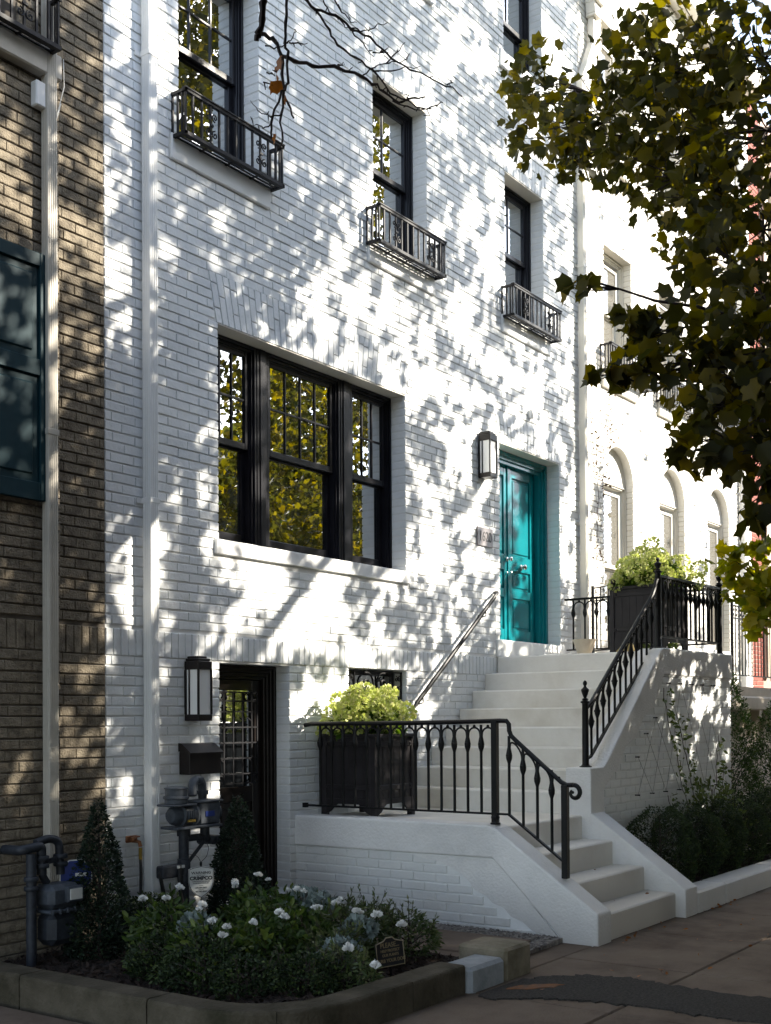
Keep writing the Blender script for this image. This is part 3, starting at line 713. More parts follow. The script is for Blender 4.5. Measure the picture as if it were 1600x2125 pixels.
for ch in list(l0.children): d_=ch.copy(); COL.objects.link(d_); d_.parent=c
mbx=thing('mailbox','dark brown metal mailbox with a sloping lid on the white wall','mailbox',(-.27,-.06,1.1))
mb=MB(); mb.bbox(-.45,-.10,-.125,-.012,1.095,1.27,.004); mb.build('box',M['bronze'],mbx)
mb=MB(); mb.prism([(-.012,1.272),(-.012,1.335),(-.05,1.330),(-.142,1.262),(-.142,1.248),(-.125,1.262)],0,-.458,-.092); mb.build('lid',M['bronze'],mbx)
def text(body,size,loc,rot,m,parent,name='lettering',extr=.001,align='CENTER',sx=1.0,bold=0):
    cu=bpy.data.curves.new(name,'FONT'); cu.body=body; cu.size=size; cu.extrude=extr; cu.align_x=align; cu.align_y='CENTER'; cu.offset=bold
    cu.materials.append(m); o=bpy.data.objects.new(name,cu); COL.objects.link(o); o.parent=parent
    if parent is not None: o.matrix_parent_inverse=parent.matrix_basis.inverted()
    bpy.context.view_layer.update()
    me=bpy.data.meshes.new_from_object(o,depsgraph=bpy.context.evaluated_depsgraph_get()); bpy.data.objects.remove(o,do_unlink=True)
    o=bpy.data.objects.new(name,me); COL.objects.link(o); o.parent=parent
    if parent is not None: o.matrix_parent_inverse=parent.matrix_basis.inverted()
    o.location=loc; o.rotation_euler=rot; o.scale=(sx,1,1); return o
RF=(PI/2,0,0)
pq=thing('house_number','grey metal house number plaque reading 1620 beside the teal door','number plaque',(4.16,-.02,3.48))
mb=MB(); mb.bbox(3.98,4.30,-.026,-.012,3.375,3.575,.003); mb.build('plate',M['plaque'],pq)
text('1620',.155,(4.14,-.028,3.475),RF,M['ink'],pq,sx=.85)
# handrail on the wall
hr=thing('handrail','slender black handrail on the wall above the stoop steps','handrail',(3.5,-.09,2.2))
mb=MB(); y=-.095; mb.tube([(2.66,y,1.52),(2.625,y,1.53),(2.615,y,1.56),(2.64,y,1.62),(2.69,y,1.675),(4.22,y,2.845),(4.27,y,2.875),(4.32,y+.03,2.89),(4.34,-.015,2.89)],[.014]*4+[.017]*5,8)
mb.bar((2.69,y,1.655),(4.22,y,2.825),.03,.012)
shade_auto(mb.build('rail',M['black'],hr))
for x,z in ((2.80,1.72),(4.02,2.66)):
    mb=MB(); mb.tube([(x,y,z),(x,y,z-.05),(x,-.05,z-.06),(x,-.012,z-.06)],.007,6); mb.lathe([(.001,0),(.026,.002),(.026,.008),(.01,.014)],(0,0,0),12) if False else mb.bbox(x-.025,x+.025,-.018,-.010,z-.085,z-.035,.003); mb.build('bracket',M['iron'],hr)
# small bell/sensor on the wall and the junction box of the tan house
mb=MB(); mb.bbox(-1.905,-1.80,-.185,-.12,5.60,5.77,.008); tag(mb.build('junction_box',M['white_trim'],None),'small white junction box below the tan house window guard','junction box')
mb=MB(); mb.tube([(-1.80,-.15,5.66),(-1.70,-.14,5.62),(-1.63,-.13,5.85),(-1.62,-.11,6.05)],.004,5); mb.tube([(-1.80,-.14,5.48),(-1.72,-.15,5.56),(-1.66,-.13,5.72)],.004,5); tag(mb.build('cable',M['signwhite'],None),'thin pale cable looping across the tan downspout','cable')
mb=MB(); mb.lathe([(.001,-.05),(.03,-.045),(.035,0),(.03,.045),(.001,.05)],(5.18,-.03,5.02),12); tag(shade_auto(mb.build('wall_sensor',M['white_trim'],None)),'small round white sensor on the wall above the teal door','sensor')
# ------------------------------------------------------------------ the stoop
st=thing('stoop','white painted stoop turning from the pavement up to the teal door','stoop',(3.0,-1.5,-.14))
G0=-.14; LZ=.665; R1=(LZ-G0)/4; UZ=2.19; RU=(UZ-LZ)/8
YF=-2.06; YI=-1.814; PX=.935; PXI=1.16; CX=2.46
# landing and lower flight
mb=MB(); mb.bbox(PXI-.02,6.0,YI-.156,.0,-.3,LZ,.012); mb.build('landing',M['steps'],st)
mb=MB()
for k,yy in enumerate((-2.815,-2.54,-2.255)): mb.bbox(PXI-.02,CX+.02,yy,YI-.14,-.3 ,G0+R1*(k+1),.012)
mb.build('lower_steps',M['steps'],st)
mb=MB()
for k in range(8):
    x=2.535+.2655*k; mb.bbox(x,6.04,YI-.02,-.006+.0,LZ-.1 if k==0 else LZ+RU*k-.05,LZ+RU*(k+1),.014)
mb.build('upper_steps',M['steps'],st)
# left parapet: brick core, stucco cap that turns down beside the steps
mb=MB(); mb.prism([(-.0,-.3),(-.0,.66),(-1.95,.66),(-2.80,.07),(-2.80,-.3)],0,PX+.016,PXI-.002); lp=mb.build('parapet',M['mortar_white'],st)
mb=MB(); U2=(0,-1,0)   # u runs from the wall to the street
def keepL(u,z):
    if u<.02: return True
    if u<1.30: return z<.42
    return z<.42-max(0,(u-1.30))*.30-max(0,u-1.65)*.35
lay(mb,(PX+.016,0,0),U2,(-1,0,0),.002,2.35,-.3,.43,keep=keepL,proud=.010,seed=41,ch=.0737)
mb.build('brick_face',M['white_brick'],lp)
mb=MB(); mb.prism([(-1.20,.43),(-1.36,.395),(-1.50,.385),(-1.66,.31),(-1.74,.26),(-1.80,.19),(-1.90,.15),(-1.96,.10),(-2.06,.07),(-2.12,.01),(-2.22,-.02),(-2.30,-.08),(-2.45,-.12),(-2.46,-.3),(-2.70,-.3),(-2.0,.43)],0,PX+.004,PX+.05); mb.build('stucco_patch',M['plaster'],st)
def lens(poly,a,b,axis,name,m,bev=.012):
    mb=MB(); mb.prism(poly,axis,a,b); o=mb.build(name,m,st)
    bm=o.modifiers.new('bevel','BEVEL'); bm.width=bev; bm.segments=2; bm.limit_method='ANGLE'; bm.angle_limit=math.radians(20)
    return o
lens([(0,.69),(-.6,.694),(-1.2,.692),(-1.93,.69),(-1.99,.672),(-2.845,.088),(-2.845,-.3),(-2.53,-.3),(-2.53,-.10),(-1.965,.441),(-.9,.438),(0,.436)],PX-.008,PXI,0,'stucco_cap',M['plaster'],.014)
# low cheek wall on the other side of the lower flight
lens([(YF+.01,.69),(-2.08,.672),(-2.905,.090),(-2.905,-.3),(YF+.01,-.3)],CX,2.722,0,'cheek_wall',M['plaster'],.012)
# corner pier and raking wall beside the upper flight
lens([(CX,-.3),(2.728,-.3),(2.728,.88),(3.02,1.05),(3.20,1.24),(3.42,1.33),(3.60,1.50),(3.84,1.62),(4.02,1.78),(4.11,1.93),(6.06,1.935),(6.06,2.205),(4.10,2.195),(4.02,2.165),(2.80,1.13),(2.72,1.078),(CX,1.076)],YF,YI,1,'raking_wall',M['plaster'],.012)
mb=MB(); mb.prism([(2.6,-.3),(2.6,.86),(4.05,1.9),(6.02,1.96),(6.02,-.3)],1,YF+.022,YI-.005); rwl=mb.build('side_wall',M['mortar_white'],st)
mb=MB()
def keepR(u,z):
    if z>1.99: return False
    # stays below the ragged stucco edge
    edge=[(2.70,.88),(3.02,1.02),(3.20,1.22),(3.42,1.31),(3.60,1.48),(3.84,1.60),(4.02,1.76),(4.11,1.95)]
    for (a,b),(c,d) in zip(edge[:-1],edge[1:]):
        if a<=u<c: return z<b+(d-b)*(u-a)/(c-a)
    return u>=4.11
lay(mb,(0,YF+.03,0),S_,FN,2.70,6.035,-.3,1.985,keep=keepR,proud=.014,seed=43)
lay(mb,(6.02,0,0),(0,1,0),(1,0,0),YF+.02,-.02,-.3,1.93,proud=.01,seed=44)
mb.build('brick_face',M['white_brick'],rwl)
mb=MB(); mb.box(2.75,6.02,YI-.003,-.02,-.3,LZ-.15); mb.box(5.9,6.02,YI-.0,-.02,LZ-.15,2.15); mb.build('core',M['mortar_white'],st)
mb=MB(); mb.bbox(5.80,6.06,YF+.26,-.01,1.94,2.196,.01); mb.build('end_coping',M['plaster'],st)

# ------------------------------------------------------------------ railings
def baluster_mesh(name,h,m,rise=0.0,sp=.125,arch=True):
    """upright bar with a swelling near the top and the little arch that joins it to the next one; rise = change of height to the next"""
    mb=MB()
    mb.lathe([(.0115,0),(.0115,h-.215),(.014,h-.205),(.024,h-.175),(.026,h-.15),(.019,h-.115),(.0125,h-.085),(.0115,h-.05),(.0115,h)],(0,0,0),10)
    for s in (-1,1): mb.lathe([(.001,0),(.014,0),(.011,.007),(.001,.008)],(0,0,0),8); n=len(mb.v)-32; mb.v[n:]=[(s*(.021+p[2]),p[0],h-.150+p[1]) for p in mb.v[n:]]
    if arch:
        pts=[]
        for i in range(13):
            t=PI*i/12; pts.append((0,-sp/2+sp*.42*math.cos(t)*1.0,h-.075+.052*math.sin(t)+rise*(.5-.5*math.cos(t))))
        pts=[(0,-sp*.04,h-.135)]+pts+[(0,-sp*.96,h-.135+rise)]
        mb.tube(pts,.0080,6); mb.sphere((0,-sp/2,h-.012+rise*.5),.013,8,5)
    o=mb.build(name,m,None); return shade_auto(o,50)
def rail_run(t,P,Q,z_bot0,z_bot1,z_top0,z_top1,n,proto_name='baluster',m=None,ends=(True,True)):
    """balusters from P to Q (xy); heights given at both ends; n intervals"""
    m=m or M['black']; P=np.array(P);Q=np.array(Q); d=Q-P; L=float(np.linalg.norm(d)); ang=math.atan2(d[1],d[0])+PI/2
    h=z_top0-z_bot0; rise=(z_top1-z_top0)/n
    b=baluster_mesh(proto_name,h,m,rise=rise,sp=L/n); b.parent=t; b.matrix_parent_inverse=t.matrix_basis.inverted()
    e=None
    for i in range(n+1):
        if (i==0 and not ends[0]) or (i==n and not ends[1]): continue
        f=i/n; loc=(P[0]+d[0]*f,P[1]+d[1]*f,z_bot0+(z_bot1-z_bot0)*f)
        c=b if e is None and i<n else inst(b,t,loc)
        if c is b: e=b; b.location=loc
        c.rotation_euler=(0,0,ang)
def flat_rail(mb,pts,w=.042,h=.022):
    for a,b in zip(pts[:-1],pts[1:]): mb.bar(a,b,w,h)
    for p in pts[1:-1]: mb.sphere(p,h*.55,8,6)
# lower railing on the left parapet
rl=thing('railing','black iron railing with looped tops and a scrolled end on the low parapet','railing',(1.04,-1.3,.69))
RX=1.045
mb=MB(); mb.tube([(RX,-.03,1.462),(RX,-.10,1.474),(RX,-.6,1.476),(RX,-1.2,1.478),(RX,-1.6,1.484),(RX,-1.97,1.492),(RX,-2.035,1.490),(RX,-2.055,1.465),(RX,-2.058,1.415),(RX,-2.075,1.375),(RX,-2.12,1.335),(RX,-2.50,1.03),(RX,-2.545,1.01),(RX,-2.60,1.012)],.0185,8)
shade_auto(mb.build('top_rail',M['black'],rl))
mb=MB(); vc=(-2.605,.955); mb.tube([(RX,vc[0]-.055*(1-.028*k)*math.sin(k*PI/11),vc[1]+.057*(1-.028*k)*math.cos(k*PI/11)) for k in range(0,20)],[.018]*8+[.018-.0009*k for k in range(12)],8); mb.sphere((RX,vc[0]+.012,vc[1]+.002),.012); shade_auto(mb.build('volute',M['black'],rl))
mb=MB(); mb.bar((RX,-.05,.772),(RX,-2.05,.772),.024,.016); mb.bar((RX,-2.05,.772),(RX,-2.52,.435),.024,.016); mb.bar((RX,-.05,.772),(RX,-.015,.772),.04,.04); mb.build('bottom_rail',M['black'],rl)
rail_run(rl,(RX,-.20),(RX,-1.93),.772,.772,1.462,1.474,14,ends=(True,False))
rail_run(rl,(RX,-2.055),(RX,-2.54),.76,.42,1.375,1.0,4,proto_name='stair_baluster',ends=(True,False))
def square_post(t,x,y,z0,z1,w=.048,base=True,name='post'):
    mb=MB(); mb.bbox(x-w/2,x+w/2,y-w/2,y+w/2,z0,z1,.003)
    if base: mb.lathe([(.040,0),(.040,.012),(.030,.018),(.026,.030),(.034,.05),(.034,.06),(.024,.075)],(x,y,z0),12)
    return mb.build(name,M['black'],t)
square_post(rl,RX,-1.93,.69,1.49); square_post(rl,RX,-2.53,.315,1.01,base=False)
# upper railing beside the upper flight and round the top landing
ru=thing('railing','black iron stair railing with urn finials climbing beside the stoop steps','railing',(4.3,-1.94,2.2))
RY=-1.935
def newel(t,x,y,z0,z1,zf):
    mb=MB(); mb.lathe([(.055,0),(.055,.010),(.038,.016),(.030,.03),(.028,z1-z0-.02),(.030,z1-z0-.015),(.040,z1-z0-.010),(.042,z1-z0),(.030,z1-z0+.006),(.022,z1-z0+.012)],(x,y,z0),16)
    o=shade_auto(mb.build('newel_post',M['black'],t))
    h=zf-z1; q=MB(); q.lathe([(.020,0),(.030,h*.08),(.012,h*.14),(.024,h*.30),(.034,h*.46),(.036,h*.54),(.030,h*.58),(.018,h*.64),(.010,h*.72),(.019,h*.82),(.017,h*.92),(.004,h)],(x,y,z1+.008),16)
    shade_auto(q.build('finial',M['black'],t)); return o
newel(ru,2.615,RY,1.075,1.655,1.835); newel(ru,4.27,RY,2.20,2.97,3.10); newel(ru,6.0,RY,2.205,2.99,3.13)
mb=MB(); mb.tube([(2.64,RY,1.60),(2.69,RY,1.625),(2.73,RY,1.645),(4.12,RY,2.715),(4.19,RY,2.80),(4.225,RY,2.87),(4.27,RY,2.90)],.020,8); mb.bar((4.27,RY,2.925),(6.0,RY,2.945),.042,.024); mb.bar((6.0,RY,2.945),(6.0,-.03,2.94),.042,.024); shade_auto(mb.build('top_rail',M['black'],ru))
mb=MB(); mb.bar((2.64,RY,1.15),(2.72,RY,1.17),.024,.02); mb.bar((2.72,RY,1.17),(4.15,RY,2.235),.024,.02); mb.bar((4.27,RY,2.325),(6.0,RY,2.335),.024,.018); mb.bar((6.0,RY,2.335),(6.0,-.05,2.333),.024,.018); mb.build('bottom_rail',M['black'],ru)
rail_run(ru,(2.735,RY),(4.10,RY),1.18,2.20,1.63,2.685,11,proto_name='stair_baluster')
rail_run(ru,(4.39,RY),(5.89,RY),2.325,2.334,2.915,2.933,12)
rail_run(ru,(6.0,-.14),(6.0,-1.82),2.333,2.333,2.928,2.932,11,proto_name='side_baluster')
# iron fence of the next stoop along
def plain_fence(t,P,Q,z0,z1,n,scroll=True):
    P=np.array(P);Q=np.array(Q); 
    for z in (z0,z1,z1-.16): mb=MB(); mb.bar((*P,z),(*Q,z),.022,.014); mb.build('rail',M['iron'],t)
    for i in range(n+1):
        f=i/n; x,y=P+(Q-P)*f; b=MB(); w=.03 if i in (0,n) else .012; b.bar((x,y,z0-.14 if i in (0,n) else z0),(x,y,z1+(.03 if i in (0,n) else 0)),w); b.build('post' if i in (0,n) else 'bar',M['iron'],t)
    if scroll:
        mb=MB()
        for i in range(n):
            x,y=P+(Q-P)*(i+.5)/n; d=(Q-P)/np.linalg.norm(Q-P)
            for s in (-1,1):
                pts=spiral(0,z1-.08+s*.033,.028,1.1,PI/2*s,0,s,12); mb.tube([(x+d[0]*p[0],y+d[1]*p[0],p[2]) for p in pts],.005,5)
        mb.build('scrolls',M['iron'],t)
nf=thing('iron_fence','thin iron fence with scrolls on the cream house stoop behind the hydrangea','fence',(7.2,-.9,2.2))
plain_fence(nf,(6.62,-.10),(6.15,-.95),2.35,3.13,6); plain_fence(nf,(6.15,-.95),(7.2,-.95),2.35,3.13,8)
nf2=thing('iron_fence','dark iron fence on the far stoop seen past the corner newel','fence',(9.4,-1.1,1.9))
plain_fence(nf2,(7.8,-1.45),(9.8,-1.45),2.05,2.93,16)
ns=thing('neighbour_stoop','shaded stone stoop with curved brackets in front of the cream house','stoop',(8.8,-.7,0))
mb=MB(); mb.box(6.6,9.9,-1.52,-.02,1.72,1.9); mb.box(7.2,9.8,-1.40,-.02,-.3,1.72); mb.bbox(6.5,9.95,-1.56,-1.40,1.60,1.78,.02); mb.build('stone_body',M['lime'],ns)
for x in (8.0,8.5,9.0,9.5):
    mb=MB(); mb.prism([(-1.40,1.60),(-1.56,1.60),(-1.55,1.50),(-1.47,1.42),(-1.43,1.28),(-1.40,1.24)],0,x,x+.12); mb.build('bracket',M['lime'],ns)

# ------------------------------------------------------------------ planters with hydrangeas
def planter(label,x0,x1,y0,y1,z0,z1,balls=False):
    t=thing('planter_box',label,'planter',((x0+x1)/2,(y0+y1)/2,z0))
    mb=MB(); s=.055; fz=z0+.10
    for x in (x0,x1-s):
        for y in (y0,y1-s): mb.bbox(x,x+s,y,y+s,z0,z1-.03,.005)
    mb.build('corner_posts',M['box'],t)
    mb=MB(); i=.014
    mb.box(x0+i,x1-i,y0+i,y0+i+.02,fz+.04,z1-.03); mb.box(x0+i,x1-i,y1-i-.02,y1-i,fz+.04,z1-.03); mb.box(x0+i,x0+i+.02,y0+i+.02,y1-i-.02,fz+.04,z1-.03); mb.box(x1-i-.02,x1-i,y0+i+.02,y1-i-.02,fz+.04,z1-.03)
    W=x1-x0
    for k in range(1,6): x=x0+s+(W-2*s)*k/6; mb.box(x-.004,x+.004,y0+i-.003,y0+i+.004,fz+.04,z1-.04)
    D=y1-y0
    for k in range(1,6): y=y0+s+(D-2*s)*k/6; mb.box(x0+i-.003,x0+i+.004,y-.004,y+.004,fz+.04,z1-.04)
    mb.build('side_panels',M['box'],t)
    mb=MB(); h=z1-z0
    for z in (z0+h*.36,z0+h*.88):
        mb.bbox(x0+.05,x1-.05,y0+.002,y0+.016,z-.022,z+.022,.003); mb.bbox(x0+.002,x0+.016,y0+.05,y1-.05,z-.022,z+.022,.003)
        for x in (x0+.075,x1-.075): mb.sphere((x,y0,z),.011,8,5)
        for y in (y0+.075,y1-.075): mb.sphere((x0,y,z),.011,8,5)
        mb.build('batten',M['box'],t); mb=MB()
    mb=MB(); c=(x0+x1)/2
    pr=[(x0+s,fz+.06),(x0+s,fz-.075),(x0+s+.05,fz-.05),(x0+s+.09,fz-.01),(x0+s+.13,fz+.015),(x1-s-.13,fz+.015),(x1-s-.09,fz-.01),(x1-s-.05,fz-.05),(x1-s,fz-.075),(x1-s,fz+.06)]
    mb.prism(pr,1,y0+.006,y0+.024)
    pr2=[(y0+(p[0]-x0)*(y1-y0)/(x1-x0),p[1]) for p in pr]; mb.prism(pr2,0,x0+.006,x0+.024); mb.build('skirt',M['box'],t)
    mb=MB(); mb.bbox(x0-.01,x1+.01,y0-.01,y0+.05,z1-.03,z1,.005); mb.bbox(x0-.01,x1+.01,y1-.05,y1+.01,z1-.03,z1,.005); mb.bbox(x0-.009,x0+.05,y0+.05,y1-.05,z1-.029,z1,.005); mb.bbox(x1-.05,x1+.009,y0+.05,y1-.05,z1-.029,z1,.005); mb.build('rim',M['box'],t)
    mb=MB(); mb.box(x0+.03,x1-.03,y0+.03,y1-.03,z1-.16,z1-.06); mb.build('soil',M['mulch'],t)
    if balls:
        for x in (x0+s/2,x1-s/2):
            for y in (y0+s/2,y1-s/2): mb=MB(); mb.lathe([(.02,0),(.012,.012),(.026,.024),(.034,.05),(.026,.078),(.002,.09)],(x,y,z1),12); shade_auto(mb.build('ball_finial',M['box'],t))
    return t
def bloom_proto(name,r,k,m):
    p,d=blob_pts((0,0,0),r,k,.75,sz=.8); return leaves(name,p,r*.42,m,None,PETAL,normal=d,spread=.5,var=.3)
def hydrangea(label,c,rx,ry,h,z,nb,seed):
    rg=np.random.default_rng(seed); t=thing('hydrangea',label,'hydrangea',(c[0],c[1],z))
    p=rg.normal(size=(1500,3)); p/=np.linalg.norm(p,axis=1)[:,None]; p*= (.35+.65*rg.random(1500)[:,None])**.5; p[:,2]=np.abs(p[:,2])
    q=p*np.array([rx,ry,h*.85])+np.array([c[0],c[1],z-.02]); leaves('foliage',q,.085,M['leaf_hyd'],t,OVAL,normal=p,spread=.9,rng=rg)
    mb=MB()
    for i in range(26):
        a=2*PI*i/26; k=rg.random()*.8+.2; mb.tube([(c[0]+.06*math.cos(a),c[1]+.06*math.sin(a),z-.1),(c[0]+rx*k*.5*math.cos(a),c[1]+ry*k*.5*math.sin(a),z+h*.45),(c[0]+rx*k*.9*math.cos(a),c[1]+ry*k*.9*math.sin(a),z+h*(.9-.4*k))],.004,5)
    mb.build('stems',M['leaf_hyd'],t)
    first=None; n=0; tries=0; used=[]
    while n<nb and tries<4000:
        tries+=1; v=rg.normal(size=3); v/=np.linalg.norm(v); v[2]=abs(v[2])**.8
        lm=1.02+.24*math.sin(v[0]*5+seed)+.13*math.sin(v[1]*6+v[2]*7+seed*2)+rg.normal()*.10; P=np.array([c[0]+v[0]*rx*lm,c[1]+v[1]*ry*lm,z+v[2]*h*lm])
        if any(np.linalg.norm(P-u)<.075 for u in used): continue
        used.append(P); r=.062+.022*rg.random()
        if first is None: first=bloom_proto('bloom',.072,150,M['bloom_hyd']); first.parent=t; first.matrix_parent_inverse=t.matrix_basis.inverted(); o=first; o.location=P
        else: o=inst(first,t,P)
        s=r/.072; o.scale=(s,s,s*(.9+.3*rg.random())); o.rotation_euler=(rg.random()*1.2-.6+v[1]*-.5,rg.random()*1.2-.6+v[0]*.5,rg.random()*6.28); n+=1
    return t
planter('charcoal planter box on the lower landing behind the low railing',1.20,1.81,-.665,-.08,LZ,1.385)
hydrangea('lime green hydrangea in the charcoal planter under the scrolled grille',(1.50,-.36),.29,.27,.31,1.40,46,5)
planter('charcoal planter box with ball finials on the top landing',4.72,5.42,-1.80,-1.20,UZ,2.90,True)
hydrangea('lime green hydrangea in the planter beside the top newel post',(5.10,-1.50),.36,.33,.34,2.92,40,6)
pt=thing('flower_pot','pale stone urn standing on the top landing behind the side railing','pot',(5.75,-.45,UZ))
mb=MB(); mb.lathe([(.09,0),(.10,.02),(.07,.05),(.11,.16),(.13,.22),(.14,.24),(.12,.24),(.11,.2)],(5.72,-.42,UZ),18); shade_auto(mb.build('body',M['lime'],pt))
pt=thing('flower_pot','square ochre pot on the top landing behind the side railing','pot',(5.75,-1.0,UZ))
mb=MB(); mb.prism([(-.085,0),(.085,0),(.10,.22),(-.10,.22)],1,-.1,.1); mb.v=[(p[0]+5.75,p[1]-.92,p[2]+UZ) for p in mb.v]; mb.build('body',M['pot'],pt)
# ------------------------------------------------------------------ ground
mb=MB(); mb.add([(-400,-400,-.32),(400,-400,-.32),(400,400,-.32),(-400,400,-.32)],[(0,1,2,3)]); struct(mb.build('ground',M['asphalt'],None))
mb=MB(); mb.box(-60,60,-5.7,-5.55,-.32,-.135); mb.box(-60,60,-13.2,-13.05,-.32,-.135); struct(mb.build('street_kerb',M['concrete'],None))
mb=MB(); mb.box(-60,60,-16.8,-13.2,-.32,-.138); struct(mb.build('far_pavement',M['sidewalk'],None))
# pavement slabs with scored joints
mb=MB(); ys=[-2.80,-3.74,-4.64,-5.545]
xs=[-9.0,-7.75,-6.5,-5.2,-3.95,-2.60,-1.90,-.81,.44,1.69,2.94,4.19,5.44,6.69,7.94,9.19,10.4,11.7,13,14.3,15.6,17]
for y0,y1 in zip(ys[1:],ys[:-1]):
    for x0,x1 in zip(xs[:-1],xs[1:]):
        dz=random.uniform(-.0015,.0015); mb.bbox(x0+.005,x1-.005,y0+.005,y1-.005,-.3,G0+dz,.009)
for a,b in ((-9.0,-7.4),(-7.4,-5.9),(-5.9,-4.4),(-4.4,-2.62)): mb.bbox(a+.004,b-.004,-2.797,1.0,-.3,G0,.006)
mb.bbox(-.40,.937,-2.797,-2.56,-.3,G0-.001,.006)
struct(mb.build('pavement',M['sidewalk'],None))
mb=MB(); mb.box(-9,17,-5.55,-2.6,-.31,G0-.022); struct(mb.build('pavement_bed',M['asphalt'],None))
# asphalt patch: a thin ragged sheet
rs=random.Random(4)
up=[(-.44,-2.90),(-.20,-3.02),(-.02,-3.20),(.06,-3.45),(.02,-3.75),(-.02,-4.10),(.04,-4.55),(.0,-5.2)]
lo=[(-.86,-2.92),(-.92,-3.02),(-.72,-3.30),(-.62,-3.60),(-.60,-3.95),(-.62,-4.3),(-.55,-4.7),(-.6,-5.2)]
def rough(pl,k=9,a=.028):
    o=[]
    for (x0,y0),(x1,y1) in zip(pl[:-1],pl[1:]):
        for i in range(k): t=i/k; o.append((x0+(x1-x0)*t+rs.uniform(-a,a),y0+(y1-y0)*t+rs.uniform(-a,a)))
    o.append(pl[-1]); return o
poly=rough(up)+rough(lo[::-1])
mb=MB(); mb.prism([(x,y) for x,y in poly][::-1],2,G0-.01,G0+.009); struct(mb.build('asphalt_patch',M['asphalt'],None))
mb=MB(); mb.prism(rough([(-.66,-2.99),(-.52,-3.02),(-.40,-3.12),(-.36,-3.22),(-.46,-3.20),(-.60,-3.10),(-.66,-2.99)],4,.012),2,G0,G0+.0125); struct(mb.build('rust_stain',M['rust'],None))
n_=60; p_=np.column_stack([RNG.uniform(-.6,7,n_),RNG.uniform(-4.4,-2.95,n_),np.full(n_,G0+.012)]); k_=24; p_[:k_,1]=RNG.uniform(-2.96,-2.86,k_); p_[:k_,0]=RNG.uniform(1.1,3.6,k_)
p_=np.vstack([p_,[(2.0,-2.30,.27),(1.7,-2.62,.07),(2.2,-2.66,.07),(1.35,-2.0,.47),(2.3,-1.9,.67),(3.3,-2.97,-.128)]])
d_=RNG.normal(size=p_.shape); d_[:,2]*=.12; tag(leaves('fallen_leaves',p_,.038,M['leaf_brown'],None,OVAL,normal=d_,spread=.05,var=.6),'small dry leaves scattered over the pavement and steps','fallen leaves',kind='stuff')
# left planting bed: soil, chips
def soil(name,x0,x1,y0,y1,zf,m,n=40,k=40):
    mb=MB(); vs=[(x0+(x1-x0)*i/n,y0+(y1-y0)*j/k,zf(x0+(x1-x0)*i/n,y0+(y1-y0)*j/k)+rs.uniform(-.008,.008)) for j in range(k+1) for i in range(n+1)]
    fs=[(j*(n+1)+i,j*(n+1)+i+1,(j+1)*(n+1)+i+1,(j+1)*(n+1)+i) for j in range(k) for i in range(n)]; mb.add(vs,fs); return mb.build(name,m,None,smooth=True)
zs=lambda x,y:-.055+.035*math.sin(x*2.3)*math.sin(y*1.9)+(.02 if y>-1 else 0)
tag(soil('mulch',-2.40,-.22,-2.66,-.02,zs,M['mulch'],70,80),'dark bark mulch covering the planting bed by the tan house','mulch',kind='stuff')
def chips(name,n,x0,x1,y0,y1,zf,size,m,label,cat,shape=NARROW):
    p=np.column_stack([RNG.uniform(x0,x1,n),RNG.uniform(y0,y1,n),np.zeros(n)]); p[:,2]=[zf(a,b)+.006 for a,b in p[:,:2]]
    nn=RNG.normal(size=(n,3)); nn[:,2]*=.25; nn/=np.linalg.norm(nn,axis=1)[:,None]
    return tag(leaves(name,p,size,m,None,shape,normal=nn,spread=.25,var=.6),label,cat,kind='stuff')
chips('bark_chips',7000,-2.38,-.24,-2.64,-.05,zs,.045,M['chip'],'loose bark chips scattered over the bed by the tan house','bark chips',narrow(.4))
zr=lambda x,y:.0+.02*math.sin(x*3+y)
tag(soil('mulch',2.73,11.0,-2.68,-2.07,zr,M['mulch'],60,12),'dark mulch under the boxwood hedge beside the stoop','mulch',kind='stuff')
chips('bark_chips',2500,2.74,9,-2.66,-2.1,zr,.04,M['chip'],'loose bark chips under the boxwood hedge','bark chips',narrow(.4))
# gravel beside the parapet
mb=MB(); mb.box(-.22,.93,-2.56,-.02,-.31,-.105); struct(mb.build('path_bed',M['pebble'],None))
def pebbles(name,n,boxes,label):
    base=MB(); base.sphere((0,0,0),1,6,4,.7); bv=np.array(base.v); fs=base.f; V=[];F=[]
    for i in range(n):
        b=boxes[rs.randrange(len(boxes))]; c=np.array((rs.uniform(b[0],b[1]),rs.uniform(b[2],b[3]),b[4]+rs.uniform(-.002,.006))); s=rs.uniform(.006,.012)
        a=rs.uniform(0,6.3); ca,sa=math.cos(a),math.sin(a); v=bv*np.array((s*rs.uniform(.8,1.5),s*rs.uniform(.7,1.1),s*.8)); v=np.column_stack([v[:,0]*ca-v[:,1]*sa,v[:,0]*sa+v[:,1]*ca,v[:,2]])+c
        o=len(V); V+=v.tolist(); F+=[tuple(k+o for k in f) for f in fs]
    mb=MB(); mb.v=V; mb.f=F; return tag(mb.build(name,M['pebble'],None,smooth=True),label,'gravel',kind='stuff')
pebbles('gravel',2600,[(.62,.93,-2.52,-.3,-.103),(.62,.93,-2.52,-1.3,-.103),(-.1,.7,-2.60,-2.47,-.105),(.0,.65,-1.60,-1.52,-.105)],'grey gravel strip between flagstones and the stoop wall')
for (x0,x1,y0,y1,lab) in ((-.02,.63,-2.46,-1.62,'brown flagstone nearest the pavement in the side path'),(-.02,.63,-1.54,-.86,'brown flagstone in the middle of the side path'),(-.02,.66,-.78,-.24,'brown flagstone just below the dark door step')):
    mb=MB(); mb.bbox(x0,x1,y0,y1,-.20,-.082,.008); tag(mb.build('flagstone',M['flag'],None),lab,'flagstone',group='flagstones of the side path')
mb=MB(); mb.bbox(-.215,-.03,-2.50,-.24,-.28,-.088,.008); tag(mb.build('edging_strip',M['flag'],None),'narrow concrete strip between planting bed and flagstones','edging')
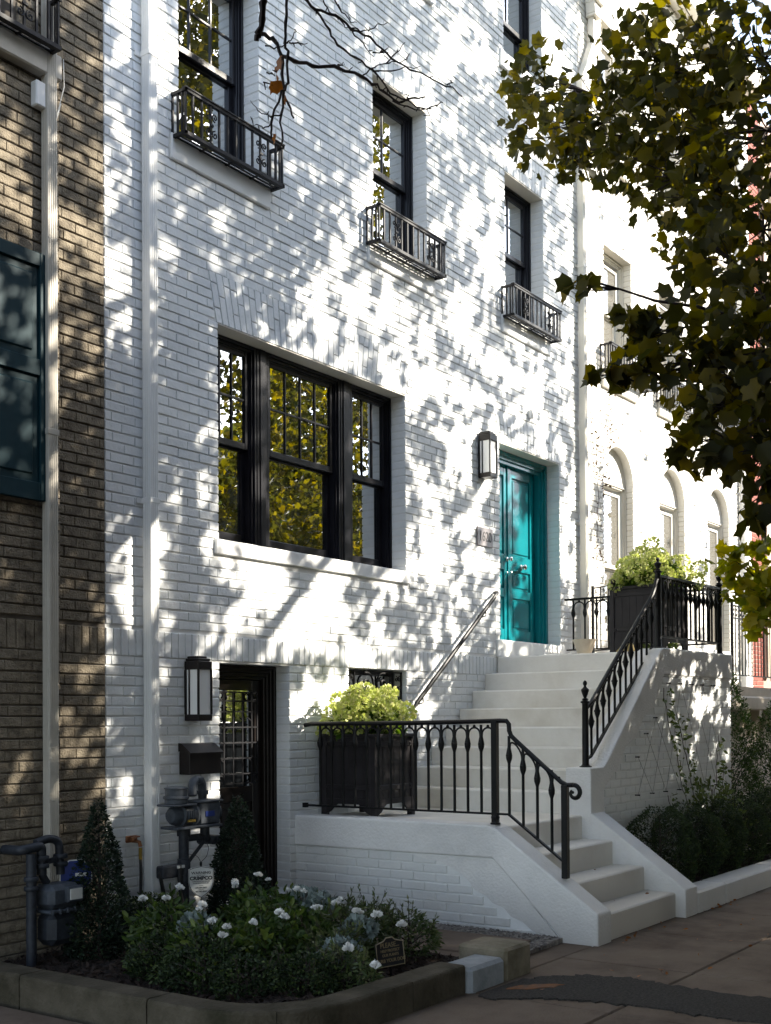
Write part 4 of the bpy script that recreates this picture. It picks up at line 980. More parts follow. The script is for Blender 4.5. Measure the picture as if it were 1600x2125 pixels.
# left bed kerb: straight, rounded corner, straight
def kerb_path(pts,w,zt,zb,name,m,label,bev=.018):
    P=[np.array(p) for p in pts]; n=len(P); L=[];Rr=[]
    for i in range(n):
        a=P[max(i-1,0)];b=P[min(i+1,n-1)]; d=(b-a)/np.linalg.norm(b-a); nn=np.array((-d[1],d[0])); L.append(P[i]); Rr.append(P[i]+nn*w)
    prof=[(0,zb),(0,zt-bev),(bev*.3,zt-bev*.3),(bev,zt),(1-bev,zt),(1,zt-bev*.5),(1,zb)]
    mb=MB(); vs=[]; k=len(prof)
    for i in range(n):
        for t,z in prof: tt=t if t in(0,1) else (t/w if t<.5 else 1-(1-t)/w); q=L[i]+(Rr[i]-L[i])*min(max(tt,0),1); vs.append((q[0],q[1],z+rs.uniform(-.002,.002)))
    fs=[(i*k+j,(i+1)*k+j,(i+1)*k+(j+1)%k,i*k+(j+1)%k) for i in range(n-1) for j in range(k)]+[tuple(range(k)),tuple((n-1)*k+j for j in range(k))[::-1]]
    mb.add(vs,fs); o=mb.build(name,m,None); return tag(o,label,'kerb',group='kerbs round the left planting bed')
kz=.035
A1=[(-2.56,y) for y in (.2,-.2,-.6,-.835)]; A2=[(-2.56,y) for y in (-.845,-1.2,-1.6,-1.895)]
arc_=[(-2.56+.62-.62*math.cos(t),-2.22-.60*math.sin(t)) for t in [PI/2*i/8 for i in range(9)]]
A3=[(-2.56,-1.905),(-2.56,-2.1)]+arc_[:5]; A4=[tuple(np.array(arc_[4])+(.003,-.003))]+arc_[5:]+[(-1.75,-2.825),(-1.42,-2.825)]
A5=[(-1.41,-2.825),(-1.15,-2.825),(-.86,-2.825)]
kerb_path(A1,.20,kz,-.3,'kerb',M['kerb_mossy'],'mossy concrete kerb length touching the tan house front')
kerb_path(A2,.20,kz,-.3,'kerb',M['kerb_mossy'],'mossy concrete kerb length along the left side of the bed')
kerb_path(A3,.20,kz,-.3,'kerb',M['kerb_mossy'],'mossy kerb length starting the rounded bed corner')
kerb_path(A4,.20,kz,-.3,'kerb',M['kerb_mossy'],'mossy kerb length ending the rounded bed corner at the pavement')
kerb_path(A5,.20,kz-.004,-.3,'kerb',M['kerb_mossy'],'brown kerb length next to the grey painted kerb stone')
mb=MB(); mb.bbox(-.85,-.44,-2.86,-2.63,-.3,.012,.022); tag(mb.build('kerb',M['kerb_grey'],None),'pale grey painted kerb stone beside the square block','kerb',group='kerbs round the left planting bed')
mb=MB(); mb.bbox(-.43,-.10,-2.86,-2.50,-.3,.060,.018); tag(mb.build('stone_block',M['stone'],None),'square pale stone block with mossy edge at the path entrance','stone block')
# right bed kerb
for k,(a,b) in enumerate(((2.735,3.41),(3.416,4.85),(4.856,6.4),(6.406,8.1),(8.106,9.9),(9.906,12.5))):
    mb=MB(); mb.bbox(a,b,-2.905,-2.66,-.3,.046,.02); tag(mb.build('kerb',M['plaster'],None),['short white kerb stone touching the stoop cheek wall','long white kerb stone, second from the stoop','white kerb stone in front of the boxwoods, third from the stoop','white kerb stone past the hedge, fourth from the stoop','white kerb stone by the next house, fifth from the stoop','white kerb stone farthest along the pavement'][k],'kerb',group='white kerb stones of the hedge bed')
# ------------------------------------------------------------------ gas meters and pipes
def pipe(mb,pts,r): mb.tube(pts,r,10)
def smooth_path(pts,r=.05,n=5):
    P=[Vector(p) for p in pts]; o=[P[0]]
    for i in range(1,len(P)-1):
        a=(P[i-1]-P[i]); b=(P[i+1]-P[i]); rr=min(r,a.length*.49,b.length*.49); A_=P[i]+a.normalized()*rr; B_=P[i]+b.normalized()*rr
        for k in range(n+1): t=k/n; o.append(A_*(1-t)**2+P[i]*2*t*(1-t)+B_*t*t)
    o.append(P[-1]); return o
gm=thing('gas_meter','pale grey rotary gas meter on its standpipe between the white downspout and the cone shrub','gas meter',(-.66,-.3,0))
mb=MB(); pipe(mb,[(-.690,-.30,-.1),(-.690,-.30,.70)],.038); mb.lathe([(.05,0),(.05,.05),(.043,.055)],(-.690,-.30,.66),14); mb.lathe([(.048,0),(.048,.16),(.041,.165)],(-.690,-.30,.33),14)
shade_auto(mb.build('standpipe',M['meter_dark'],gm))
mb=MB(); pipe(mb,smooth_path([(-.60,-.30,.95),(-.58,-.28,1.06),(-.44,-.24,1.065),(-.43,-.24,.92)],.06),.034); mb.lathe([(.045,0),(.045,.03)],(-.43,-.24,.95),12); mb.lathe([(.045,-.02),(.052,0),(.045,.02)],(-.505,-.26,1.06),12); shade_auto(mb.build('top_pipe',M['meter'],gm))
mb=MB(); q=MB(); q.lathe([(.075,0),(.085,.01),(.085,.04),(.095,.045),(.095,.06),(.082,.065),(.082,.11),(.088,.115),(.088,.125),(.07,.13)],(-.775,-.31,.895),20); q.bbox(-.885,-.65,-.40,-.22,.885,.90,.004); shade_auto(q.build('index_drum',M['meter'],gm))
mb=MB()
prof=[(.02,-.15),(.05,-.145),(.068,-.12),(.068,-.07),(.085,-.065),(.085,-.05),(.072,-.045),(.072,.05),(.09,.055),(.09,.075),(.07,.08)]
n0=len(mb.v); mb.lathe(prof,(0,0,0),18); mb.v[n0:]=[(-.69+p[2],-.31+p[0],.815+p[1]) for p in mb.v[n0:]]
shade_auto(mb.build('meter_body',M['meter'],gm))
mb=MB(); mb.bbox(-.60,-.38,-.38,-.22,.735,.905,.012); mb.bbox(-.64,-.36,-.39,-.21,.900,.915,.003); mb.bbox(-.84,-.37,-.39,-.21,.715,.735,.004); n0=len(mb.v); mb.lathe([(.05,0),(.058,.01),(.058,.03),(.03,.045)],(0,0,0),14); mb.v[n0:]=[(-.38+p[2],-.31+p[0],.815+p[1]) for p in mb.v[n0:]]
for i in range(5): mb.bbox(-.735+.018*i,-.727+.018*i,-.405,-.37,.79,.85,.001)
shade_auto(mb.build('valve_box',M['meter'],gm))
mb=MB(); mb.bbox(-.545,-.45,-.385,-.378,.795,.835,.001); mb.build('label_plate',M['blue'],gm)
mb=MB(); mb.bbox(-.735,-.665,-.400,-.385,.768,.785,.001); mb.build('seal_tag',M['yellow'],gm)
mb=MB(); pipe(mb,smooth_path([(-.47,-.30,.72),(-.47,-.30,.62),(-.30,-.28,.60)],.05),.036); pipe(mb,[(-.47,-.30,.64),(-.68,-.30,.64)],.026); pipe(mb,smooth_path([(-.36,-.28,.60),(-.28,-.26,.60),(-.27,-.05,.58)],.05),.034); mb.lathe([(.05,-.03),(.058,-.01),(.058,.01),(.05,.03)],(-.40,-.29,.61),12); pipe(mb,[(-.47,-.29,.60),(-.66,-.29,.44)],.014); shade_auto(mb.build('lower_pipe',M['meter_dark'],gm))
mb=MB(); mb.bbox(-.93,-.70,-.335,-.255,.37,.46,.01); mb.build('bracket',M['meter_dark'],gm)
mb=MB(); mb.tube(smooth_path([(-.90,-.30,.46),(-.93,-.30,.40),(-.88,-.31,.18),(-.84,-.31,-.05)],.06),.014,8); mb.build('cable',M['cable'],gm); mb=MB(); mb.tube(smooth_path([(-.77,-.34,.46),(-.78,-.345,.3),(-.74,-.345,.12),(-.72,-.34,-.05)],.06),.014,8); mb.build('cable',M['cable'],gm); mb=MB(); mb.tube(smooth_path([(-.28,-.3,.58),(-.26,-.31,.3),(-.28,-.31,-.05)],.06),.013,8); mb.build('cable',M['cable'],gm)
mb=MB(); mb.bbox(-.80,-.73,-.352,-.338,.435,.455,.002); mb.build('paper_tag',M['signwhite'],gm)
g2=thing('gas_meter','dark grey gas meter with inverted pipe loop in front of the tan house','gas meter',(-1.93,-.3,.1))
mb=MB(); pipe(mb,smooth_path([(-2.13,.0,.68),(-2.13,-.30,.685),(-2.03,-.32,.70),(-1.99,-.32,.70),(-1.985,-.32,.52)],.045),.032); pipe(mb,smooth_path([(-2.0,-.28,.72),(-1.90,-.28,.745),(-1.815,-.28,.72),(-1.81,-.29,.50)],.05),.028)
pipe(mb,[(-2.075,-.33,.66),(-2.075,-.33,-.1)],.034)
for c_ in ((-1.985,-.32,.575),(-1.985,-.32,.625),(-1.81,-.29,.62),(-1.81,-.29,.57),(-2.075,-.33,.50),(-2.075,-.33,.44)): mb.lathe([(.044,-.015),(.048,-.008),(.048,.008),(.044,.015)],c_,14)
mb.bar((-1.985,-.32,.59),(-1.81,-.29,.61),.02,.032); pipe(mb,smooth_path([(-1.985,-.32,.54),(-1.975,-.32,.50),(-1.945,-.32,.46)],.02),.026)
shade_auto(mb.build('pipework',M['meter_dark'],g2))
mb=MB(); mb.bbox(-2.01,-1.75,-.44,-.24,.30,.455,.035); mb.bbox(-1.90,-1.765,-.475,-.43,.335,.44,.012); shade_auto(mb.build('meter_head',M['meter'],g2),30)
mb=MB(); mb.bbox(-2.02,-1.74,-.45,-.23,.275,.297,.006)
for i in range(5): mb.lathe([(.010,0),(.010,.034)],(-2.0+.06*i,-.447,.27),8)
mb.build('flange',M['meter'],g2)
mb=MB(); mb.bbox(-2.0,-1.76,-.43,-.25,.06,.278,.045); shade_auto(mb.build('meter_case',M['meter_dark'],g2),30)
mb=MB(); mb.bbox(-1.885,-1.785,-.4785,-.474,.355,.425,.001); mb.build('dial_window',M['signwhite'],g2)
# hose tap by the downspout
t=thing('garden_tap','small brass garden tap on the wall beside the white downspout','tap',(-.95,-.05,.62))
mb=MB(); mb.tube([(-.93,-.01,.63),(-.93,-.06,.63),(-.93,-.09,.625),(-.93,-.10,.59)],.014,8); mb.lathe([(.012,0),(.030,.004),(.030,.012),(.012,.016)],(-.93,-.055,.655),12); mb.bbox(-1.0,-.89,-.03,-.012,.62,.67,.006); mb.lathe([(.016,0),(.016,.02)],(-.965,-.06,.64),10); shade_auto(mb.build('tap_body',M['brass'],t))
mb=MB(); mb.tube([(-.93,-.10,.585),(-.93,-.10,.5)],.013,8); mb.build('hose_fitting',M['yellow'],t)
mb=MB(); mb.tube([(-.93,-.10,.50),(-.93,-.105,.40),(-.95,-.12,.2),(-.94,-.15,-.04)],.011,8); mb.build('hose',M['cable'],t)
# ------------------------------------------------------------------ signs
def shield(w,h,n=10):
    top=[(-w*.5,h*.40),(-w*.44,h*.42),(-w*.30,h*.46),(0,h*.50),(w*.30,h*.46),(w*.44,h*.42),(w*.5,h*.40)]
    rt=[(w*.5,0),(w*.47,-h*.12),(w*.38,-h*.26),(w*.22,-h*.38),(0,-h*.5)]
    return top+rt+[(-x,z) for x,z in rt[:-1]][::-1]
sg=thing('security_sign','white shield shaped warning sign on a stake under the grey gas meter','sign',(-.50,-.36,0))
R_=math.radians
mb=MB(); P=shield(.245,.31); mb.prism(P[::-1],1,-.004,.004); o=mb.build('sign_plate',M['signwhite'],None)
mb=MB(); pts=[(x*.955,-.0055,z*.955) for x,z in P]; mb.tube(pts,.0028,4,closed=True); o2=mb.build('border',M['ink'],None)
mb=MB(); mb.tube([(0,.008,-.16),(0,.008,-.45)],.006,6); mb.tube([(0,.006,.15),(0,.006,.19)],.012,8); o3=mb.build('stake',M['black'],None)
mb=MB(); mb.tube(smooth_path([(0,.006,.19),(-.03,.02,.25),(-.12,.06,.27)],.03),.003,5); mb.tube(smooth_path([(0,.006,.19),(.06,.02,.24),(.09,.06,.33),(.04,.10,.40)],.03),.003,5); o4=mb.build('wires',M['cable'],None)
tx=[]
for body,size,z,b in (('WARNING',.036,.088,.0006),('PROTECTED BY',.012,.064,0),('CRIMPCO',.046,.036,.0022),('HOME PROTECTION SERVICES',.0125,.006,.0002),('ALARM MONITORING, INC.',.0125,-.010,.0002),('DC & VA',.010,-.034,0),('570-684-2353',.019,-.054,.0004),('MARYLAND',.009,-.073,0),('301-983-8065',.019,-.091,.0004)):
    tx.append(text(body,size,(0,-.0055,z),RF,M['ink'],None,bold=b,sx=1.08 if size>.03 else 1))
rot=Matrix.Translation((-.635,-.42,.325))@Matrix.Rotation(math.radians(-36),4,'Z')@Matrix.Scale(.76,4)
for q in [o,o2,o3,o4]+tx:
    q.matrix_basis=rot@(Matrix.LocRotScale(q.location,q.rotation_euler,q.scale)); q.parent=sg; q.matrix_parent_inverse=sg.matrix_basis.inverted()
bs=thing('yard_sign','blue octagonal yard sign half hidden between the gas meter and the cone shrub','sign',(-1.72,-.40,0))
rot=Matrix.Translation((-1.725,-.34,.485))@Matrix.Rotation(math.radians(-30),4,'Z')
mb=MB(); r=.115; oc=[(r*math.cos(PI/8+PI/4*i),r*math.sin(PI/8+PI/4*i)) for i in range(8)]; mb.prism(oc[::-1],1,-.003,.004); q1=mb.build('border',M['signwhite'],None)
mb=MB(); mb.prism([(x*.93,z*.93) for x,z in oc][::-1],1,-.006,.0); q2=mb.build('sign_plate',M['blue'],None)
mb=MB(); mb.box(-.005,.075,-.0075,-.006,-.005,.018); q3=mb.build('stripe',M['signwhite'],None)
mb=MB(); mb.bar((0,.01,-.1),(0,.01,-.52),.014,.004); q4=mb.build('stake',M['meter'],None)
for q in (q1,q2,q3,q4): q.matrix_basis=rot@(Matrix.LocRotScale(q.location,q.rotation_euler,q.scale)); q.parent=bs; q.matrix_parent_inverse=bs.matrix_basis.inverted()
cs=thing('garden_plaque','black plaque with brass letters asking to protect the plants','sign',(-1.0,-2.35,0))
mb=MB(); Pq=[(-.105,-.075),(.105,-.075),(.105,.055),(.045,.068),(.025,.085),(-.025,.085),(-.045,.068),(-.105,.055)]; mb.prism(Pq,1,-.003,.004); q1=mb.build('plate',M['ink'],None)
mb=MB(); mb.tube([(x*.97,-.0045,z*.97) for x,z in Pq],.0035,4,closed=True); q2=mb.build('border',M['goldink'],None)
mb=MB(); mb.bar((0,.008,-.05),(0,.008,-.30),.012,.004); q3=mb.build('stake',M['black'],None)
tx=[text(b_,s_,(0,-.0045,z_),RF,M['goldink'],None,bold=.0004) for b_,s_,z_ in (('PLEASE...',.038,.042),('HELP PROTECT',.021,.012),('OUR PLANTS',.021,-.012),('CURB YOUR DOG',.027,-.042))]
rot=Matrix.Translation((-.985,-2.36,.075))@Matrix.Rotation(math.radians(-12),4,'Z')@Matrix.Rotation(math.radians(-8),4,'X')@Matrix.Scale(1.1,4)
for q in [q1,q2,q3]+tx: q.matrix_basis=rot@(Matrix.LocRotScale(q.location,q.rotation_euler,q.scale)); q.parent=cs; q.matrix_parent_inverse=cs.matrix_basis.inverted()
# ------------------------------------------------------------------ shrubs and flowers
def shrub(name,label,cat,c,prof,n,size,m,shape,seed,group=None,twigs=10,spread=.9,shell=.45,lump=.12,droop=0,sprigs=0,normal_up=.3):
    """prof = (height, radius) pairs; leaves fill a lumpy body of that outline"""
    rg=np.random.default_rng(seed); t=thing(name,label,cat,c,group)
    hs=np.array([p[0] for p in prof]);rs_=np.array([p[1] for p in prof]); 
    z=hs[0]+(hs[-1]-hs[0])*rg.random(n*3); R0=np.interp(z,hs,rs_); keep=rg.random(n*3)<R0/rs_.max(); z=z[keep][:n];R0=R0[keep][:n]; k=len(z)
    a=rg.random(k)*2*PI; ph=rg.random(4)*6.3
    lum=1+lump*(np.sin(a*3+z*9+ph[0])+.7*np.sin(a*5-z*13+ph[1])+.6*np.sin(z*23+ph[2]+a))
    rr=R0*lum*(shell+(1-shell)*rg.random(k))**.5
    p=np.column_stack([c[0]+rr*np.cos(a),c[1]+rr*np.sin(a),c[2]+z+rg.normal(size=k)*.01])
    nn=np.column_stack([np.cos(a),np.sin(a),np.full(k,normal_up)]); nn/=np.linalg.norm(nn,axis=1)[:,None]
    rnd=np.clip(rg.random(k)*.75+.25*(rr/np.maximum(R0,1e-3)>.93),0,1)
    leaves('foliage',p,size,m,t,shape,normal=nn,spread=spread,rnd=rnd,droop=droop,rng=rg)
    mb=MB(); H=hs[-1]; mb.tube([(c[0],c[1],c[2]-.05),(c[0]+.01,c[1],c[2]+H*.5),(c[0],c[1],c[2]+H*.9)],[.014,.010,.004],6)
    for i in range(twigs):
        an=rg.random()*6.28; z0=H*rg.uniform(.02,.6); r=float(np.interp(z0+H*.25,hs,rs_))*.85; mb.tube([(c[0],c[1],c[2]+z0),(c[0]+r*.5*math.cos(an),c[1]+r*.5*math.sin(an),c[2]+z0+H*.14),(c[0]+r*math.cos(an),c[1]+r*math.sin(an),c[2]+z0+H*.25)],[.006,.005,.002],5)
    mb.build('stems',M['twig'],t)
    if sprigs:
        mb=MB(); P_=[];D_=[]
        for i in range(sprigs):
            an=rg.random()*6.28; z0=hs[0]+(hs[-1]-hs[0])*rg.uniform(.45,1); r=float(np.interp(z0,hs,rs_)); b=np.array((c[0]+r*.8*math.cos(an),c[1]+r*.8*math.sin(an),c[2]+z0*.9)); d=np.array((math.cos(an)*.45,math.sin(an)*.45,1.0)); d/=np.linalg.norm(d); L=rg.uniform(.06,.16)
            mb.tube([b,b+d*L],.0025,4)
            for q in range(9): P_.append(b+d*L*(.2+.8*q/8)); D_.append(d+rg.normal(size=3)*.6)
        mb.build('shoots',M['twig'],t); leaves('shoot_leaves',P_,size*.95,m,t,shape,normal=np.array(D_),spread=.3,rnd=.5+.5*rg.random(len(P_)),rng=rg)
    return t
# clipped cone shrubs
shrub('cone_shrub','tall narrow cone shrub standing against the dark basement door','shrub',(-.235,-.42,-.05),[(0,.22),(.15,.235),(.35,.215),(.6,.15),(.82,.085),(.98,.02)],9500,.024,M['leaf_holly'],OVAL,11,'cone shrubs by the wall',lump=.07)
shrub('cone_shrub','dark cone shrub between the tan house gas meter and the white downspout','shrub',(-1.60,-.42,-.05),[(0,.22),(.15,.25),(.35,.21),(.6,.15),(.82,.08),(1.02,.02)],9000,.024,M['leaf_holly'],OVAL,12,'cone shrubs by the wall',lump=.10)
shrub('low_shrub','low dark shrub with fine shoots below the white downspout','shrub',(-1.10,-.40,-.05),[(0,.30),(.12,.32),(.25,.24),(.34,.06)],2800,.026,M['leaf_box'],OVAL,13,lump=.14,sprigs=14)
lowb=[(-1.95,-1.72,.26,.27),(-1.95,-2.05,.22,.22),(-1.72,-2.30,.21,.22),(-1.80,-1.25,.26,.24)]
for k,(x,y,r,h) in enumerate(lowb):
    shrub('low_shrub',['rounded dark shrub at the front left of the flower bed','small dark shrub second along the front of the flower bed','small dark shrub at the rounded kerb corner below the white flowers','dark shrub behind the front row near the gas meter of the tan house'][k],'shrub',(x,y,-.05),[(0,r*.8),(h*.35,r),(h*.7,r*.8),(h,r*.25)],2300,.024,M['leaf_box'],OVAL,20+k,'low shrubs of the flower bed',lump=.12,sprigs=8)
az=[(-1.52,-2.40,.20,.24),(-.98,-1.98,.25,.30),(-.70,-1.90,.24,.32),(-.55,-1.62,.22,.34),(-1.22,-2.10,.22,.24),(-.43,-2.12,.20,.27),(-.40,-1.80,.18,.30)]
for k,(x,y,r,h) in enumerate(az):
    shrub('azalea',['spreading azalea at the front kerb with pale leaf edges','azalea directly behind the brass lettered plaque','azalea with upright shoots right of the plaque','tall shooted azalea nearest the flagstones','azalea in the middle of the bed behind the front one','azalea at the bed corner nearest the square stone block','azalea leaning over the edging strip by the flagstones'][k],'shrub',(x,y,-.05),[(0,r*.6),(h*.3,r),(h*.65,r*.85),(h,r*.3)],1150,.040,M['leaf_azalea'],narrow(.34),40+k,'azaleas of the flower bed',lump=.12,sprigs=14)
blooms=[[(-.579,-.924,.40),(-.82,-.93,.36)],[(-1.274,-.856,.38),(-1.613,-1.071,.37),(-1.694,-.947,.37)],[(-1.616,-1.389,.36),(-1.809,-1.659,.31),(-1.871,-1.83,.30),(-1.999,-1.92,.28)],[(-1.676,-1.86,.30),(-1.35,-1.786,.31),(-1.403,-1.87,.30)],[(-.848,-1.512,.37),(-.70,-1.30,.33)],[(-1.045,-2.152,.31),(-.892,-1.862,.31),(-1.074,-1.869,.31)]]
rc=[(-.66,-1.0,.24,.36),(-1.50,-1.0,.27,.36),(-1.72,-1.55,.27,.32),(-1.42,-1.72,.26,.32),(-.90,-1.36,.27,.38),(-1.06,-1.72,.25,.34)]
def rose_bloom(parent,P,rg,size=.030):
    n=22; i=np.arange(n); a=i*2.4; ring=(i/n)**.6; d=np.column_stack([np.cos(a)*ring,np.sin(a)*ring,.9-ring*.75]); d/=np.linalg.norm(d,axis=1)[:,None]
    tilt=np.array([-.35,-.45,.2]); d=d+tilt*.6; d/=np.linalg.norm(d,axis=1)[:,None]
    o=leaves('bloom',np.array(P)+d*.004,size,M['bloom_white'],parent,PETAL,normal=d,spread=.18,var=.2,rng=rg,rnd=np.full(n,rg.random()*.8)); 
for k,(x,y,r,h) in enumerate(rc):
    t=shrub('rose_bush',['white rose bush closest to the basement door step','white rose bush below the shield shaped sign','white rose bush at the left edge of the flowers','low white rose bush in the centre of the bed','leafy white rose bush between the cone shrub and the path','white rose bush with clustered flowers behind the plaque'][k],'rose bush',(x,y,-.05),[(0,r*.5),(h*.35,r),(h*.75,r*.9),(h,r*.35)],900,.052,M['leaf_rose'],OVAL,60+k,'white rose bushes',lump=.16,sprigs=5,droop=.2,shell=.25)
    rg=np.random.default_rng(80+k)
    for P in blooms[k]:
        rose_bloom(t,P,rg)
        for q in range(int(rg.random()*2.2)): rose_bloom(t,(P[0]+rg.normal()*.028,P[1]+rg.normal()*.028,P[2]+rg.normal()*.015),rg,.022)
    mb=MB()
    for P in blooms[k]: mb.tube([(P[0],P[1],.05),(P[0]+.01,P[1],P[2]*.6),P],.003,5)
    mb.build('flower_stems',M['leaf_rose'],t)
for k,P in enumerate([(-1.586,-2.496,.2),(-.90,-2.20,.27),(-.78,-2.30,.20),(-1.55,-2.66,.12)]):
    t=thing('gardenia_flower',['white flower low over the dark mulch left of the plaque','white flower on the azalea behind the plaque','white flower right of the plaque among azalea shoots','white flower fallen low near the front kerb'][k],'flower',P,'single white flowers'); rg=np.random.default_rng(95+k); rose_bloom(t,P,rg,.038)
    mb=MB(); mb.tube([(P[0]+.02,P[1]+.03,-.02),(P[0],P[1]+.01,P[2]*.5),P],.003,5); mb.build('stem',M['leaf_rose'],t)
for k,(x,y,z) in enumerate([(-1.62,-1.34,.26),(-.98,-2.12,.22),(-.74,-1.62,.30),(-1.30,-2.22,.14),(-.60,-1.36,.30)]):
    t=thing('dusty_miller',['silver leaved plant among the left roses','silver leaved plant behind the plaque','silver leaved plant near the path edge','silver leaved plant low in front of the azaleas','silver leaved plant beside the door step roses'][k],'plant',(x,y,0),'silver leaved plants'); rg=np.random.default_rng(120+k)
    p,d=blob_pts((x,y,z-.03),.105,170,.3,rng=rg,sz=.7); leaves('foliage',p,.04,M['leaf_silver'],t,LOBED,normal=d+np.array((0,0,.6)),spread=.7,rng=rg)
    mb=MB(); mb.tube([(x,y,-.05),(x,y,z)],.006,5); mb.build('stem',M['twig'],t)
# boxwood hedge: one ball after another
for k in range(8):
    x=3.24+.66*k; y=-2.36; r=.325+.015*math.sin(k*2.2)
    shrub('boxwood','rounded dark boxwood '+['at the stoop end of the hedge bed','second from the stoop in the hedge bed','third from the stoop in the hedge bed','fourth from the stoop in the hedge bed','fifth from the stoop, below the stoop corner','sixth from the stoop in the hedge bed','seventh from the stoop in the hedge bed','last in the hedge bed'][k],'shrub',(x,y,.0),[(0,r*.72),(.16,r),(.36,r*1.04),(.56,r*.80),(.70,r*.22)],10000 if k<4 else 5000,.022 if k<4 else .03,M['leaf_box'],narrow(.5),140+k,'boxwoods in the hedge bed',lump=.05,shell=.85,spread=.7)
for k,(x,y,h,r) in enumerate([(6.75,-1.75,2.05,.36),(7.6,-2.15,1.85,.42),(8.6,-2.1,1.7,.45)]):
    shrub('arborvitae','feathery green arborvitae '+['directly behind the stoop corner','growing past the stoop at the frame edge','farthest along the hedge bed'][k],'shrub',(x,y,0),[(0,r*.8),(h*.3,r),(h*.65,r*.85),(h*.88,r*.45),(h,.05)],9000,.045,M['leaf_cedar'],narrow(.3),160+k,'arborvitae beyond the stoop',lump=.14,spread=1.0,normal_up=.9)
# wires and climbing plant on the stoop wall
tw_=thing('trellis_wires','thin crossed wires fixed to the brick side of the stoop','trellis',(4.0,-2.08,.7))
yw=YF-.012; tops=[(3.43,1.145),(3.64,1.36),(3.86,1.51),(4.20,1.85),(4.50,1.85),(4.80,1.85),(5.10,1.85),(5.42,1.85)]; bots=[(3.43,.79),(3.77,.79),(4.10,.79),(4.45,.79),(4.80,.79),(5.15,.79),(5.5,.79),(5.8,.79)]
mb=MB()
for a,b in ((tops[0],bots[1]),(tops[1],bots[2]),(tops[2],bots[3]),(tops[2],bots[0]),(tops[3],bots[1]),(tops[3],bots[4]),(tops[4],bots[2]),(tops[4],bots[5]),(tops[5],bots[3]),(tops[5],bots[6]),(tops[6],bots[4]),(tops[6],bots[7]),(tops[7],bots[5])): mb.tube([(a[0],yw,a[1]),((a[0]+b[0])/2,yw-.003,(a[1]+b[1])/2),(b[0],yw,b[1])],.0014,4)
mb.build('wires',M['cable'],tw_); mb=MB()
for p in tops+bots: mb.tube([(p[0],YF+.03,p[1]),(p[0],yw-.012,p[1])],.006,6); mb.sphere((p[0],yw-.012,p[1]),.008,6,4)
mb.build('anchors',M['iron'],tw_)
def vine(label,paths,seed,m='leaf_vine',dens=30,size=.055,y=YF-.02,sp=.05):
    rg=np.random.default_rng(seed); t=thing('climbing_vine',label,'climbing plant',(paths[0][0][0],y,0)); mb=MB(); P_=[]
    for pa in paths:
        q=[]
        for (a,b),(c,d) in zip(pa[:-1],pa[1:]):
            L=math.hypot(c-a,d-b); n=max(2,int(L/.08))
            for i in range(n): f=i/n; q.append((a+(c-a)*f+rg.normal()*.012,y-.006-abs(rg.normal())*.008,b+(d-b)*f+rg.normal()*.012))
            for i in range(int(L*dens)): f=rg.random(); P_.append((a+(c-a)*f+rg.normal()*sp,y-.02-abs(rg.normal())*.03,b+(d-b)*f+rg.normal()*sp))
        q.append((pa[-1][0],y-.01,pa[-1][1])); mb.tube(q,.0035,5)
    mb.build('stem',M['twig'],t); P_=np.array(P_); leaves('foliage',P_,size,M[m],t,OVAL,normal=np.tile((0,-.5,-.2),(len(P_),1)),spread=.8,rng=rg)
    return t
vine('leafy vine climbing the wires on the stoop wall nearest the pier',[[(4.75,.45),(4.45,.85),(4.30,1.2),(4.05,1.6),(4.02,1.80)],[(4.9,.4),(4.66,.95),(4.50,1.3),(4.35,1.55)],[(4.3,.4),(4.1,.75)]],200,dens=60)
vine('leafy vine climbing near the outer corner of the stoop wall',[[(5.3,.4),(5.42,.9),(5.50,1.35)],[(5.55,.4),(5.6,.7),(5.66,1.0)]],201,dens=60)
shrub('low_shrub','light green tangled shrub at the foot of the stoop wall vines','shrub',(5.0,-2.20,.05),[(0,.3),(.4,.32),(.6,.28),(.80,.10)],560,.05,M['leaf_vine'],OVAL,202,lump=.2,shell=.1,sprigs=20)
vine('dry creeper with few leaves on the cream house beside the downspout',[[(6.85,3.4),(6.95,4.3),(6.9,5.0)],[(7.12,4.3),(7.10,4.9),(7.25,5.2),(7.3,5.7)],[(6.8,4.6),(6.75,5.4)],[(7.25,5.2),(7.5,5.3)]],205,m='leaf_dead',dens=30,size=.045,y=-.02,sp=.07)
shrub('potted_plant','small leafy plant on the top landing behind the planter box','plant',(5.72,-1.35,UZ),[(0,.12),(.2,.2),(.35,.12)],420,.05,M['leaf_vine'],OVAL,206)
